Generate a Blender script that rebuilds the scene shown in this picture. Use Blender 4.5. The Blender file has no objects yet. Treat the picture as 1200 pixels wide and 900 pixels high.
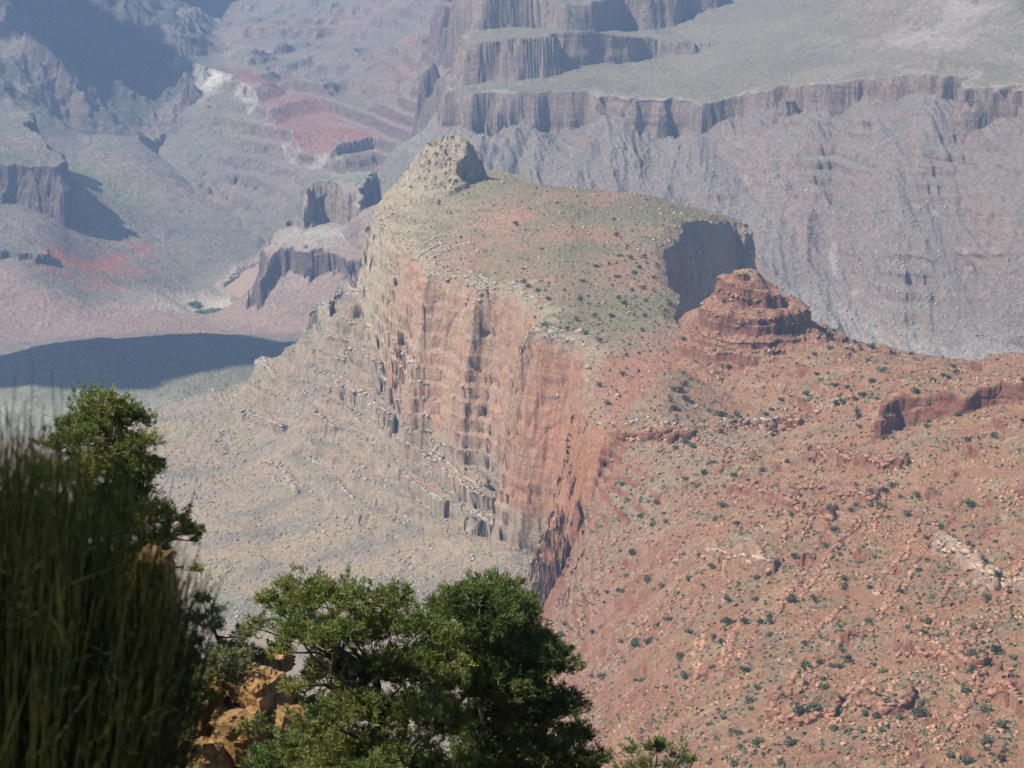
import bpy, math, random
import numpy as np
from mathutils import Vector, Matrix

# ------------------------------------------------------------------ camera, world, sun, exposure
C = bpy.context.scene.collection
SC = bpy.context.scene
CAM_Z = 1400.0                      # the rim stands 1400 m above the zero of the scene
PITCH = math.radians(-14.5)
F = 600.0 / math.tan(math.radians(11.0))      # focal length in pixels of the 1200 px wide photograph

cam = bpy.data.cameras.new('camera')
cam_o = bpy.data.objects.new('camera', cam)
C.objects.link(cam_o)
cam_o.location = (0, 0, CAM_Z)
cam_o.rotation_euler = (math.radians(90) + PITCH, 0, 0)
cam.sensor_width = 36.0
cam.angle = math.radians(22.0)
cam.clip_start = 0.2
cam.clip_end = 60000
cam.dof.use_dof = True
cam.dof.focus_distance = 700.0
cam.dof.aperture_fstop = cam.lens / 6.5       # a 6.5 mm wide aperture: only the shrub at arm's length goes soft
SC.camera = cam_o

SUN_EL = math.radians(50)
SUN_DIR = Vector((-0.975 * math.cos(SUN_EL), -0.33 * math.cos(SUN_EL), math.sin(SUN_EL))).normalized()
w = bpy.data.worlds.new('World')
SC.world = w
w.use_nodes = True
nt = w.node_tree
bg = nt.nodes['Background']
sky = nt.nodes.new('ShaderNodeTexSky')
sky.sky_type = 'NISHITA'
sky.sun_disc = False
sky.sun_elevation = SUN_EL
sky.sun_rotation = math.atan2(SUN_DIR.x, SUN_DIR.y)
sky.altitude = 2000
nt.links.new(sky.outputs[0], bg.inputs[0])
bg.inputs[1].default_value = 0.085

sun = bpy.data.lights.new('sun', 'SUN')
sun.energy = 4.8
sun.angle = math.radians(0.53)
sun.color = (1.0, 0.94, 0.84)
sun_o = bpy.data.objects.new('sun', sun)
sun_o.rotation_euler = SUN_DIR.to_track_quat('Z', 'Y').to_euler()
sun_o.location = (-1000, -500, 4000)
C.objects.link(sun_o)

SC.view_settings.view_transform = 'Standard'
SC.view_settings.look = 'None'
SC.view_settings.exposure = 0.54
SC.view_settings.gamma = 1.0
SC.view_settings.use_curve_mapping = False
SC.render.engine = 'CYCLES'
cy = SC.cycles
cy.max_bounces = 5
cy.diffuse_bounces = 2
cy.glossy_bounces = 1
cy.transmission_bounces = 2
cy.transparent_max_bounces = 8
cy.volume_bounces = 1
cy.use_denoising = True
cy.denoiser = 'OPENIMAGEDENOISE'
cy.denoising_input_passes = 'RGB_ALBEDO_NORMAL'
cy.denoising_prefilter = 'ACCURATE'
cy.caustics_reflective = False
cy.caustics_refractive = False

HAZE_DENSITY = 5.4e-5
HAZE_COLOR = (0.42, 0.64, 1.0)

# ------------------------------------------------------------------ helpers: pixels of the photograph -> points of the place
CP, SP = math.cos(PITCH), math.sin(PITCH)

def ray(px, py):
    a = (px - 600.0) / F
    b = (450.0 - py) / F
    return a, CP - b * SP, SP + b * CP

def P(px, py, d):
    """the point seen at that pixel, d metres away along the ground (z relative to the camera)"""
    rx, ry, rz = ray(px, py)
    return (rx / ry * d, d, rz / ry * d)

def Q(px, py, z):
    """the point seen at that pixel at the height z below the camera"""
    rx, ry, rz = ray(px, py)
    t = z / rz
    return (rx * t, ry * t)

def project(x, y, z):
    dep = y * CP + z * SP
    up = -y * SP + z * CP
    return 600 + F * x / dep, 450 - F * up / dep, dep

# ------------------------------------------------------------------ noise (numpy)
_rng = np.random.default_rng(11)
_perm = _rng.permutation(256).astype(np.int32)
_perm = np.concatenate([_perm, _perm, _perm])
_ang = _rng.uniform(0, 2 * np.pi, 256).astype(np.float32)
_g2x, _g2y = np.cos(_ang), np.sin(_ang)
_g3 = _rng.normal(size=(256, 3)).astype(np.float32)
_g3 /= np.linalg.norm(_g3, axis=1)[:, None]
_val = _rng.uniform(-1, 1, 256).astype(np.float32)

def _fade(t):
    return t * t * t * (t * (t * 6 - 15) + 10)

def n2(x, y, s=1.0, seed=0):
    x = np.asarray(x, np.float64) / s + seed * 17.31
    y = np.asarray(y, np.float64) / s + seed * 9.77
    xf = np.floor(x); yf = np.floor(y)
    xi = xf.astype(np.int32) & 255; yi = yf.astype(np.int32) & 255
    fx = (x - xf).astype(np.float32); fy = (y - yf).astype(np.float32)
    u, v = _fade(fx), _fade(fy)
    a = _perm[xi]; b = _perm[xi + 1]
    aa = _perm[a + yi]; ab = _perm[a + yi + 1]; ba = _perm[b + yi]; bb = _perm[b + yi + 1]
    g00 = _g2x[aa] * fx + _g2y[aa] * fy
    g10 = _g2x[ba] * (fx - 1) + _g2y[ba] * fy
    g01 = _g2x[ab] * fx + _g2y[ab] * (fy - 1)
    g11 = _g2x[bb] * (fx - 1) + _g2y[bb] * (fy - 1)
    l0 = g00 + u * (g10 - g00)
    l1 = g01 + u * (g11 - g01)
    return (l0 + v * (l1 - l0)) * 1.5

def n3(x, y, z, s=(1, 1, 1), seed=0):
    x = np.asarray(x, np.float64) / s[0] + seed * 17.31
    y = np.asarray(y, np.float64) / s[1] + seed * 9.77
    z = np.asarray(z, np.float64) / s[2] + seed * 5.13
    xf = np.floor(x); yf = np.floor(y); zf = np.floor(z)
    xi = xf.astype(np.int32) & 255; yi = yf.astype(np.int32) & 255; zi = zf.astype(np.int32) & 255
    fx = (x - xf).astype(np.float32); fy = (y - yf).astype(np.float32); fz = (z - zf).astype(np.float32)
    u, v, w_ = _fade(fx), _fade(fy), _fade(fz)
    out = 0
    for i in (0, 1):
        a = _perm[xi + i]
        for j in (0, 1):
            b = _perm[a + yi + j]
            for k in (0, 1):
                h = _perm[b + zi + k]
                g = _g3[h]
                d = g[..., 0] * (fx - i) + g[..., 1] * (fy - j) + g[..., 2] * (fz - k)
                wt = (u if i else 1 - u) * (v if j else 1 - v) * (w_ if k else 1 - w_)
                out = out + d * wt
    return out * 1.5

def fbm2(x, y, s, octs=4, gain=0.5, seed=0):
    t = 0; a = 1.0
    for o in range(octs):
        t = t + a * n2(x, y, s, seed + o)
        s *= 0.5; a *= gain
    return t

def ridge2(x, y, s, octs=3, gain=0.5, seed=0):
    t = 0; a = 1.0
    for o in range(octs):
        t = t + a * (1 - 2 * np.abs(n2(x, y, s, seed + o)))
        s *= 0.5; a *= gain
    return t

def hash1(i):
    i = i.astype(np.int64)
    return _val[_perm[(i & 255)] ^ ((i >> 8) & 255)]

def sst(a, b, x):
    t = np.clip((x - a) / (b - a), 0, 1)
    return t * t * (3 - 2 * t)

def mix(a, b, t):
    return a + (b - a) * t
# ------------------------------------------------------------------ the canyon: base relief through surveyed points
BASE_PTS = [
 # talus apron under the left face of the mesa
 P(655,690,2400), P(600,640,2750), P(540,560,2945), P(470,480,3186), P(430,410,3337), P(390,352,3440), P(405,342,3460), P(372,402,3440), P(400,415,3390), P(350,410,3450), P(625,662,2600),
 (-100,2620,-985), (-250,2620,-1050), (-430,2600,-1110), (-200,3160,-915), (-350,3160,-985), (-470,3160,-1040),
 P(500,690,2780), P(400,600,3020), P(300,560,3250), P(250,620,3080), P(560,690,2700), P(590,760,2560), P(300,750,2800), P(500,610,2930),
 P(345,400,3490), P(310,430,3520), P(240,457,3520), P(160,481,3500), P(60,505,3480), P(-60,530,3450),
 P(200,560,3290), P(150,650,3060), P(410,470,3280), P(350,490,3310), P(300,500,3360),
 (-560,2500,-1140), (-800,3000,-1160), (-300,2200,-1040),
 # behind that skyline, hidden
 (-420,3850,-1120), (-250,3900,-1130), (-650,3850,-1140), (-150,4300,-1210), (-900,3800,-1150),
 # tableland in the cloud's shadow
 P(20,480,4150), P(100,478,4150), P(200,470,4200), P(270,440,4350), P(312,415,4500),
 P(0,428,4480), P(60,406,4620), P(100,398,4680), P(160,396,4700), P(210,395,4700), P(275,401,4650), P(305,408,4600), P(-80,445,4400),
 P(340,412,4650), P(390,395,4800),
 # dip behind it, then the pinkish bank
 (-300,5000,-1190), (-500,5020,-1190), (-700,5000,-1190),(-850,4950,-1190),
 P(20,385,5250), P(100,380,5300), P(190,377,5350), P(270,385,5250), P(330,390,5150),
 P(60,340,5550), P(20,300,5750), P(110,350,5600), P(160,340,5750), P(200,350,5700),
 # river flats
 P(230,368,5800), P(265,372,5700), P(250,352,5900), P(285,345,6000), P(292,326,6180), P(270,310,6300),
 P(325,253,7000), P(300,238,7120), P(270,225,7250), P(340,262,6950),
 # the broad fan
 P(308,290,6500), P(305,265,6750), P(280,250,6850), P(250,270,6600), P(200,260,6650), P(200,300,6300), P(240,320,6250),
 P(150,230,6800), P(150,280,6350), P(150,180,7150), P(100,200,6950), P(100,250,6450), P(100,300,6100), P(120,320,5950),
 P(60,240,6350), P(80,215,6500), P(50,270,6050), P(20,250,6200), P(20,270,6050), P(-60,250,6100), P(-100,330,5600), P(-100,400,5000),
 P(20,160,7100), P(-80,160,7000), P(60,150,7300), P(100,165,7250), P(190,175,7300), P(230,205,7200),
 # dark gorge, upper left
 P(160,140,7800), P(140,150,7600), P(85,138,7500), P(30,125,7400), P(0,70,7900), P(60,100,7700), P(75,122,7550),
 P(100,100,8300), P(70,40,8600), P(40,30,8700), P(120,60,8600), P(100,0,9200), P(30,0,9200), P(150,20,9300), P(170,90,8500), P(190,60,8900), P(215,20,9700),
 P(200,80,8300), P(230,40,9300), P(255,30,9600), P(180,0,9800), P(245,0,10400), P(-80,60,8000), P(-80,0,9000),
 (-1500,11500,-900), (-900,11500,-1000), (-300,11500,-950), (-2300,10500,-800),
 # gorge wall right of it down to the river
 P(190,110,7950), P(170,140,7700), P(230,130,7680), P(210,170,7450), P(270,160,7480), P(250,195,7400), P(290,190,7330), P(320,215,7180), P(345,200,7080), P(365,225,6950), P(355,190,7050), P(320,170,7230), P(300,140,7400),
 # red hills in the middle distance
 P(265,70,8000), P(300,60,8300), P(290,40,8600), P(330,30,8900), P(290,0,9800), P(350,0,9500), P(420,0,9200), P(480,0,8700), P(430,50,8500), P(330,90,7800), P(380,100,7600), P(360,130,7350), P(400,150,7050), P(440,80,7900),
 P(480,70,7700), P(500,100,7200), P(440,120,7350), P(520,60,7700), P(510,20,8300), P(470,140,6900), P(540,90,7000), P(560,40,7300),
 P(502,118,6600), P(485,112,6900), P(522,80,7100), P(532,56,7300), P(505,30,8000), P(490,-10,9000),
 (0,9000,-880), (400,9500,-850),
 # grey green slope behind the nose of the mesa
 P(400,165,6300), P(440,165,6250), P(480,160,6350), P(520,165,6200), P(440,200,5850), P(410,205,5800), P(400,190,6000), P(440,230,5500), P(420,250,5350), P(480,200,5800),
 P(390,255,5500), P(365,262,5480), P(345,280,5420), P(335,300,5400), P(400,290,5350), P(330,345,5280), P(360,355,5200), P(395,330,5200), P(310,375,5230), P(300,388,5180), P(400,380,5000), P(420,330,5200),
 (-120,4600,-1200), (0,4600,-1150), (50,5200,-1120),
 # far wall: talus
 P(540,150,6250), P(600,170,6080), P(680,160,6030), P(760,182,5880), P(840,170,5790), P(900,160,5660), P(1000,152,5500), P(1070,140,5390), P(1150,146,5300), P(1200,156,5170), P(1300,170,5000),
 P(620,210,5900), P(700,210,5760), P(800,230,5550), P(900,250,5400), P(1000,250,5230), P(1100,220,5150), P(1200,220,4950), P(900,330,5120), P(820,300,5300), P(980,330,5050), P(1000,405,4850), P(1060,405,4780), P(1100,330,4900), P(1200,310,4800), P(1200,415,4620), P(1300,420,4500), P(1300,300,4700),
 P(700,260,5550), P(940,380,4960),
 (0,6800,-1010), (600,6600,-980), (1100,6300,-900), (1700,6300,-900), (300,8000,-1000), (1200,8000,-900), (2200,7500,-800), (1000,11500,-850), (2400,11500,-850),
 # hidden valley between the mesa and the far wall
 (150,4550,-1270), (450,4350,-1270), (800,4250,-1250), (1100,4100,-1180), (350,3900,-1200), (60,4300,-1190), (560,3700,-1130), (420,3350,-960), (620,3100,-880), (900,3300,-950), (1300,3700,-1080),
 (150,3900,-1000), (250,3650,-960), (-120,4200,-1080), (400,3000,-800), (260,3150,-830), (300,3300,-880), (560,2800,-735), (-60,3900,-980),
 # inside the mesa, below its top
 (150,3000,-780), (60,3300,-830), (0,3550,-870), (-40,3750,-900), (150,3300,-800),
 (62,2430,-825), (62,2520,-850), (70,2650,-890), (40,2800,-905), (10,2950,-895), (-50,3120,-880), (-110,3280,-850), (-165,3420,-800), (-120,3450,-830), (115,2700,-850), (70,3050,-860),
 # neck and rolling ground round the knob
 P(800,362,2860), P(790,400,2700), P(760,440,2520), P(740,470,2430), P(720,485,2390), P(830,420,2620), P(830,450,2500), P(870,470,2400), P(950,405,2560), P(1000,404,2550), P(1050,417,2500), P(1100,423,2480), P(1160,428,2420), P(1230,436,2350), P(1320,445,2250),
 P(950,450,2400), P(1000,450,2360), P(1050,440,2380),
 # lip above the near end of the mesa, and the hill below it
 P(770,526,2300), P(820,523,2280), P(870,513,2300), P(930,502,2320), P(1000,500,2270), P(1040,515,2170), P(1100,500,2110), P(1150,490,2100), P(1200,488,2060),P(1300,500,1960),
 P(700,630,2230), P(740,600,2250), P(790,570,2245), P(850,550,2200), P(900,560,2120), P(950,540,2150),
 P(680,690,2150), P(650,705,2270), P(645,735,2180), P(655,800,2010), P(720,690,2080), P(720,750,1950), P(690,830,1830), P(720,890,1650),
 P(800,600,2120), P(800,680,1930), P(800,760,1740), P(800,880,1500), P(900,600,2010), P(900,680,1820), P(900,760,1640), P(900,890,1410),
 P(1000,560,2060), P(1000,600,1960), P(1000,700,1720), P(1000,800,1520), P(1000,890,1370), P(1100,560,1990), P(1100,640,1800), P(1100,740,1590), P(1100,890,1340), P(1200,560,1910), P(1200,640,1740), P(1200,740,1540), P(1200,890,1310), P(1320,560,1800), P(1320,740,1460), P(1320,890,1250),
 P(1500,900,1150), P(900,1000,1200), P(1200,1000,1120), P(650,1000,1500), (-100,1900,-850), (-250,1700,-850), (-100,1300,-640), (-300,1100,-600), (200,1050,-520), (0,1000,-540),
 (-500,2000,-980), (-600,1500,-820),
]

class Field:
    """a smooth height field through points, tabulated on a grid in (x / y, log y)"""
    A0, A1, NA = -0.36, 0.36, 420
    L0, L1, NL = math.log(900.0), math.log(12500.0), 620
    def __init__(self, pts):
        p = np.array(pts, float)
        a, b = p[:, 0] / p[:, 1] * 14, np.log(p[:, 1]) * 7
        n = len(p)
        r = np.sqrt((a[:, None] - a) ** 2 + (b[:, None] - b) ** 2 + 0.004)
        M = np.zeros((n + 3, n + 3)); M[:n, :n] = r - 0.004 * np.eye(n)
        Pm = np.stack([np.ones(n), a, b], 1)
        M[:n, n:] = Pm; M[n:, :n] = Pm.T
        c = np.linalg.solve(M, np.concatenate([p[:, 2], np.zeros(3)]))
        ga = np.linspace(self.A0, self.A1, self.NA) * 14
        gb = np.linspace(self.L0, self.L1, self.NL) * 7
        A, B = np.meshgrid(ga, gb)
        z = c[n] + c[n + 1] * A + c[n + 2] * B
        for i in range(n):
            z += c[i] * np.sqrt((A - a[i]) ** 2 + (B - b[i]) ** 2 + 0.004)
        k = np.exp(-0.5 * (np.arange(-5, 6) / 2.0) ** 2); k /= k.sum()
        zp = np.pad(z, 5, mode='edge')
        zp = sum(k[i] * zp[i:i + self.NL, :] for i in range(11))
        z = sum(k[i] * zp[:, i:i + self.NA] for i in range(11))
        self.z = z.astype(np.float32)
    def __call__(self, x, y):
        fa = np.clip((x / y - self.A0) / (self.A1 - self.A0) * (self.NA - 1), 0, self.NA - 1.001)
        fb = np.clip((np.log(y) - self.L0) / (self.L1 - self.L0) * (self.NL - 1), 0, self.NL - 1.001)
        ia = fa.astype(np.int32); ib = fb.astype(np.int32)
        fa = fa - ia; fb = fb - ib
        z = self.z
        return (z[ib, ia] * (1 - fa) + z[ib, ia + 1] * fa) * (1 - fb) + (z[ib + 1, ia] * (1 - fa) + z[ib + 1, ia + 1] * fa) * fb

def sd_poly(x, y, poly):
    """signed distance to a closed outline, negative inside"""
    p = np.asarray(poly, float)
    x = x.astype(np.float64); y = y.astype(np.float64)
    d = np.full(x.shape, 1e18)
    ins = np.zeros(x.shape, bool)
    n = len(p)
    for i in range(n):
        ax, ay = p[i]; bx, by = p[(i + 1) % n]
        ex, ey = bx - ax, by - ay
        wx, wy = x - ax, y - ay
        t = np.clip((wx * ex + wy * ey) / (ex * ex + ey * ey + 1e-9), 0, 1)
        dx = wx - ex * t; dy = wy - ey * t
        d = np.minimum(d, dx * dx + dy * dy)
        c = ((ay > y) != (by > y))
        if ey != 0:
            ins ^= c & (wx < ex * (y - ay) / ey)
    d = np.sqrt(d)
    return np.where(ins, -d, d)

class Tier:
    """a table of rock with a cliff round it: outline, top surface, profile of the drop outside the outline"""
    def __init__(self, outline, top_pts, profile, rough, reach=400, tail=3.0):
        self.o = np.array([(p[0], p[1]) for p in outline])
        t = np.array(top_pts, float)
        self.t = t
        self.s = max(np.ptp(t[:, 0]), np.ptp(t[:, 1]), 1.0)
        a, b = t[:, 0] / self.s, t[:, 1] / self.s
        n = len(t)
        r = np.sqrt((a[:, None] - a) ** 2 + (b[:, None] - b) ** 2 + 1e-4)
        M = np.zeros((n + 1, n + 1)); M[:n, :n] = r - 0.01 * np.eye(n); M[:n, n] = 1; M[n, :n] = 1
        self.c = np.linalg.solve(M, np.concatenate([t[:, 2], [0]]))
        self.a, self.b = a, b
        self.pr = np.array(profile, float)
        self.rough = rough
        self.reach = reach
        self.tail = tail
    def top(self, x, y):
        X, Y = x / self.s, y / self.s
        z = np.full(x.shape, self.c[-1])
        for i in range(len(self.a)):
            z += self.c[i] * np.sqrt((X - self.a[i]) ** 2 + (Y - self.b[i]) ** 2 + 1e-4)
        return z
    def raise_(self, x, y, z, idx):
        """lift z to this tier where it stands; returns the distance field too (large where far off)"""
        sd = np.full(x.shape, 1e6)
        lo, hi = self.o.min(0) - self.reach, self.o.max(0) + self.reach
        m = (x > lo[0]) & (x < hi[0]) & (y > lo[1]) & (y < hi[1])
        if not m.any():
            return z, sd, sd
        xm, ym = x[m], y[m]
        wob = 0
        for (wl, am, kind) in self.rough:
            if kind == 'r':
                wob = wob + am * (np.abs(n2(xm, ym, wl, int(wl) + idx)) * 3 - 0.8)
            else:
                wob = wob + am * n2(xm, ym, wl, int(wl) + idx)
        s = sd_poly(xm, ym, self.o) + wob
        drop = np.interp(s, self.pr[:, 0], self.pr[:, 1])
        last = self.pr[-1]
        drop = np.where(s > last[0], last[1] + (s - last[0]) * self.tail, drop)
        zt = self.top(xm, ym) - drop
        zz = z.copy()
        zz[m] = np.maximum(z[m], zt)
        raw = np.full(x.shape, 1e6); raw[m] = s
        s = np.where(zt >= z[m] - 0.5, s, np.maximum(s, 0) + 5000)
        sd[m] = s
        return zz, sd, raw

def outline(pts, z):
    return [Q(a, b, z) for a, b in pts]

# the mesa: rim pixels at about 650 m below the camera, from its near end along the left face to the far nose and back
mesa_rim = outline([(830,500),(800,496),(770,503),(740,506),(712,502),(690,488),(682,462),(690,430),(694,404),(676,390),(655,386),(640,384),(630,380)], -652) + [(20,2790),(25,2860),(20,2930),(2,2985),(-16,3012),(-44,3024),(-52,3060)] + outline([(538,311),(515,304),(504,303),(497,294),(480,278),(462,263),(452,256),(442,252)], -652)
mesa_rim += [(-196,3540), (-186,3680), (-150,3850), (-90,3990), (-10,3990), (45,3860), (80,3700), (150,3620), (215,3570), (290,3600), (322,3565), (326,3535), (300,3525), (264,3440), (230,3362), (206,3250), (191,3120), (181,3000), (186,2930)]
mesa_rim += outline([(800,380),(845,420),(860,470)], -652)
mesa_top = [(*Q(a, b, z), z) for a, b, z in [(684,478,-650),(760,498,-646),(745,440,-642),(700,300,-636),(690,395,-655),(650,384,-658),(640,350,-648),(600,302,-646),(570,330,-668),(540,310,-664),(500,290,-664),
            (445,248,-672),(415,250,-700),(480,240,-650),(520,200,-646),(750,225,-640),(620,222,-644),(830,252,-650),(800,335,-650),(690,240,-636),(600,250,-640),(560,260,-648),(850,470,-640)]]
mesa_top += [(262,3440,-668), (300,3530,-680), (324,3550,-690), (215,3400,-652), (-190,3650,-690), (-60,3980,-690), (60,3800,-690), (-205,3560,-700)]
TIERS = {}
TIERS['mesa'] = Tier(mesa_rim, mesa_top, [(-14,0),(0,5),(5,20),(13,70),(24,130),(34,190),(48,272)], [(150,11,'n'),(62,6.5,'n'),(30,2.4,'n'),(13,1.5,'n'),(6,0.7,'n')])
def wall(pts, back, prof, rough, top_extra, reach=400, tail=3.0):
    o = [P(*p) for p in pts]
    return Tier([(q[0], q[1]) for q in o] + back, o + [P(*p) for p in top_extra], prof, rough, reach, tail)
TIERS['rim_cliff'] = wall([(512,118,6420),(528,106,6340),(545,101,6300),(600,108,6200),(640,107,6150),(700,110,6080),(760,114,6000),(800,120,5930),(850,121,5880),(880,113,5800),(905,105,5740),(950,100,5660),(1000,98,5590),(1040,92,5520),(1085,86,5450),(1092,99,5420),(1120,98,5390),(1160,100,5320),(1200,108,5240),(1300,118,5100),(1420,120,4950)],
    [(2400,6000),(3500,11000),(300,11500),(60,8200),(-90,7000)], [(-6,0),(0,4),(8,30),(20,80),(34,135)], [(330,70,'n'),(170,70,'n'),(80,42,'n'),(38,17,'n'),(18,5,'n')],
    [(700,92,6450),(560,88,6560),(620,90,6500),(850,75,6250),(850,48,6750),(1000,60,6050),(1000,25,6650),(900,5,7200),(1050,0,6700),(1100,45,5950),(1180,35,5800),(1150,72,5560),(1000,-30,7600),(1200,-10,6200),(1300,0,6200),(1300,60,5500),(560,70,6800),(1500,0,6300)])
TIERS['middle_cliff'] = wall([(540,62,6800),(552,46,6640),(580,48,6600),(600,42,6560),(650,44,6560),(690,43,6560),(720,46,6560),(760,45,6600),(800,49,6640),(850,50,6760),(866,50,6900)],
    [(560,7400),(500,9000),(0,9000),(-110,7500)], [(-4,0),(0,3),(8,30),(22,78),(40,125)], [(280,90,'n'),(120,62,'n'),(50,22,'n'),(20,5,'n')],
    [(560,36,6900),(700,34,6850),(800,40,6900),(640,20,7300),(520,40,7100)])
TIERS['upper_cliff'] = wall([(535,14,7400),(540,4,7100),(566,-2,6960),(620,3,6930),(680,2,6930),(730,0,6980),(770,-4,7050),(800,-2,7150),(860,-6,7300),(945,-8,7500)],
    [(1000,9000),(900,11000),(60,11000),(-60,8600)], [(-4,0),(0,3),(8,30),(24,82),(44,140)], [(260,85,'n'),(130,60,'n'),(55,22,'n'),(22,6,'n')],
    [(560,-30,7300),(700,-40,7300),(850,-20,7700),(600,-60,8000)])
TIERS['white_ledge'] = wall([(203,66,8050),(228,76,7850),(250,80,7720),(275,86,7600),(296,106,7420),(312,130,7250),(334,152,7100),(352,170,7000),(366,182,6900),(388,184,6800),(398,170,6880)],
    [(-300,7100),(-200,7600),(-300,9000),(-1000,8900)], [(0,0),(4,10),(9,18)], [(120,16,'n'),(44,9,'n'),(18,4,'n')],
    [(265,66,8050),(300,70,8050),(240,66,8200),(330,100,7700),(360,140,7300),(390,160,7050)], 500, 0.62)
TIERS['spur_top'] = wall([(356,252,5470),(360,222,5520),(372,213,5560),(388,213,5540),(402,218,5500),(414,226,5460),(420,246,5400)],
    [(-300,5700),(-390,5720)], [(0,0),(3,16),(10,48),(18,80)], [(40,10,'r'),(16,5,'r')], [(390,208,5660)])
TIERS['spur_foot'] = wall([(306,330,5340),(316,302,5350),(330,287,5370),(352,291,5330),(375,294,5290),(400,300,5260),(425,310,5200)],
    [(-200,5600),(-470,5650)], [(0,0),(5,14),(16,50),(32,92)], [(90,16,'r'),(36,11,'r'),(15,4,'r')], [(340,272,5450),(390,270,5420)])
TIERS['left_outcrop'] = wall([(-80,200,6200),(-10,194,6290),(20,192,6310),(34,196,6300),(50,195,6300),(70,197,6290),(73,190,6350),(62,172,6420),(48,156,6500),(30,150,6560)],
    [(-1250,6800),(-1600,6700)], [(0,0),(4,14),(12,38),(24,56)], [(60,16,'n'),(25,9,'n'),(10,4,'n')], [(25,160,6480),(15,175,6380),(-60,150,6500)])
TIERS['left_outcrop_low'] = wall([(-80,300,5700),(-5,290,5760),(18,300,5740),(32,297,5750),(40,304,5740),(57,298,5760),(58,292,5820),(36,284,5900),(16,277,5960)],
    [(-1180,6050),(-1500,5900)], [(0,0),(4,16),(12,42),(24,66)], [(50,16,'n'),(22,9,'n'),(9,4,'n')], [(12,281,5900)])
TIERS['red_ledge'] = wall([(1038,472,2185),(1046,462,2200),(1062,458,2200),(1085,462,2185),(1105,457,2170),(1130,462,2140),(1145,452,2150),(1172,448,2145),(1205,446,2120),(1300,452,2020)],
    [(500,2230),(450,2300),(352,2260)], [(-2,0),(0,1),(2,9),(5,13),(7,16),(9,25),(13,31)], [(34,4,'n'),(13,2.4,'n'),(5,1.0,'n')], [(1100,440,2240),(1180,436,2220)], 100)
TIERS['near_lip'] = wall([(730,505,2345),(762,499,2330),(800,503,2310),(835,500,2315),(865,494,2335),(905,494,2320),(960,486,2330),(1000,484,2330)],
    [(330,2480),(100,2520)], [(-2,0),(0,1),(2,7),(6,16),(9,22),(16,28)], [(44,10,'r'),(16,5,'r'),(6,1.2,'n')], [(800,470,2420),(900,470,2400)], 100)

BASE = Field(BASE_PTS)

def hit(px, py, d0=1250.0, d1=4000.0):
    """how far off the base relief is met at that pixel"""
    d = np.linspace(d0, d1, 1400)
    rx, ry, rz = ray(px, py)
    under = rz / ry * d < BASE(rx / ry * d, d)
    return float(d[np.argmax(under)]) if under.any() else d1

def small_ledge(pts, h, back=26.0, rough=1.0):
    """a low broken ledge standing out of a slope along those pixels"""
    q = []
    for px, py in pts:
        d = hit(px, py)
        q.append(P(px, py, d))
    q = np.array(q)
    o = [(a[0], a[1]) for a in q]
    o += [(a[0] + 0.25 * back, a[1] + back) for a in q[::-1]]
    top = [(a[0], a[1], a[2] + h * 0.9) for a in q] + [(a[0] + 0.25 * back, a[1] + back, a[2] + h * 1.05) for a in q[::2]]
    return Tier(o, top, [(-1.5, 0.0), (0, 0.1 * h), (1.2, 0.5 * h), (2.4, 0.6 * h), (3.6, 1.2 * h)], [(26, 3.5 * rough, 'n'), (9, 2.4 * rough, 'n'), (4, 0.9, 'n')], 60)
for k_, (pts_, h_) in {
    'ledge_pale': ([(1098,645),(1120,652),(1140,668),(1152,685),(1170,694),(1206,690)], 7),
    'ledge_tan': ([(826,656),(850,658),(875,664),(905,674)], 7),
    'ledge_red1': ([(860,575),(900,585),(935,600),(975,612)], 5),
    'ledge_red2': ([(930,576),(990,582),(1025,590)], 4),
    'ledge_red3': ([(1050,768),(1085,770),(1110,778),(1150,784)], 5),
    'ledge_red4': ([(950,538),(985,545),(1030,552),(1062,546)], 6),
    'ledge_red5': ([(1165,815),(1185,830),(1206,838)], 8),
    'ledge_red6': ([(1010,830),(1040,836),(1062,832)], 4),
    'ledge_red7': ([(900,840),(940,846),(975,842)], 4),
    'ledge_grey1': ([(283,490),(300,496),(320,503),(333,508)], 10),
    'ledge_grey2': ([(310,545),(330,552),(348,580)], 6),
    'ledge_grey3': ([(474,572),(486,584),(504,596),(522,600)], 14),
    'ledge_grey4': ([(392,462),(412,470),(432,478),(452,500),(460,512)], 18),
    'ledge_grey5': ([(362,372),(374,376),(386,374)], 14),
    'ledge_grey6': ([(300,430),(312,434),(322,442)], 9),
    'ledge_grey8': ([(392,345),(405,350),(420,358),(436,380)], 12),
    'ledge_grey9': ([(392,425),(412,430),(430,434),(446,446),(468,470)], 15),
    'ledge_grey10': ([(462,500),(480,512),(500,530),(520,548),(540,562),(562,584)], 12),
    'ledge_grey11': ([(468,524),(490,540),(510,556),(530,572),(552,592),(578,606)], 12),
    'ledge_grey12': ([(556,606),(572,618),(590,632)], 10),
    'ledge_grey7': ([(366,488),(378,494),(392,508)], 9),
}.items():
    TIERS[k_] = small_ledge(pts_, h_ * (1.5 if 'red' in k_ or 'tan' in k_ else 1.2))
RIVER = [Q(a, b, -1335) for a, b in [(266,224),(283,231),(303,240),(322,250),(336,260)]] + [(-520,6700),(-560,6450),(-610,6230),(-630,6100),(-560,5900),(-480,5700)]
RIVER_W = 46.0

KNOB = (Q(869, 352, -590))
KNOB_PR = np.array([(0,-556),(8,-558.5),(20,-567),(29,-572),(30.2,-579),(31.4,-580),(32.4,-588),(44,-593),(50,-596),(51.2,-603),(53,-604),(54,-612),(60,-616),(64,-617),(65,-620),(72,-622),(73,-625),(84,-629),(85,-636),(100,-646),(125,-672),(150,-760),(1e5,-2e5)], float)
KNOB_PR[:, 1] += 0.0
THUMB = Q(534, 176, -625)

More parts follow.
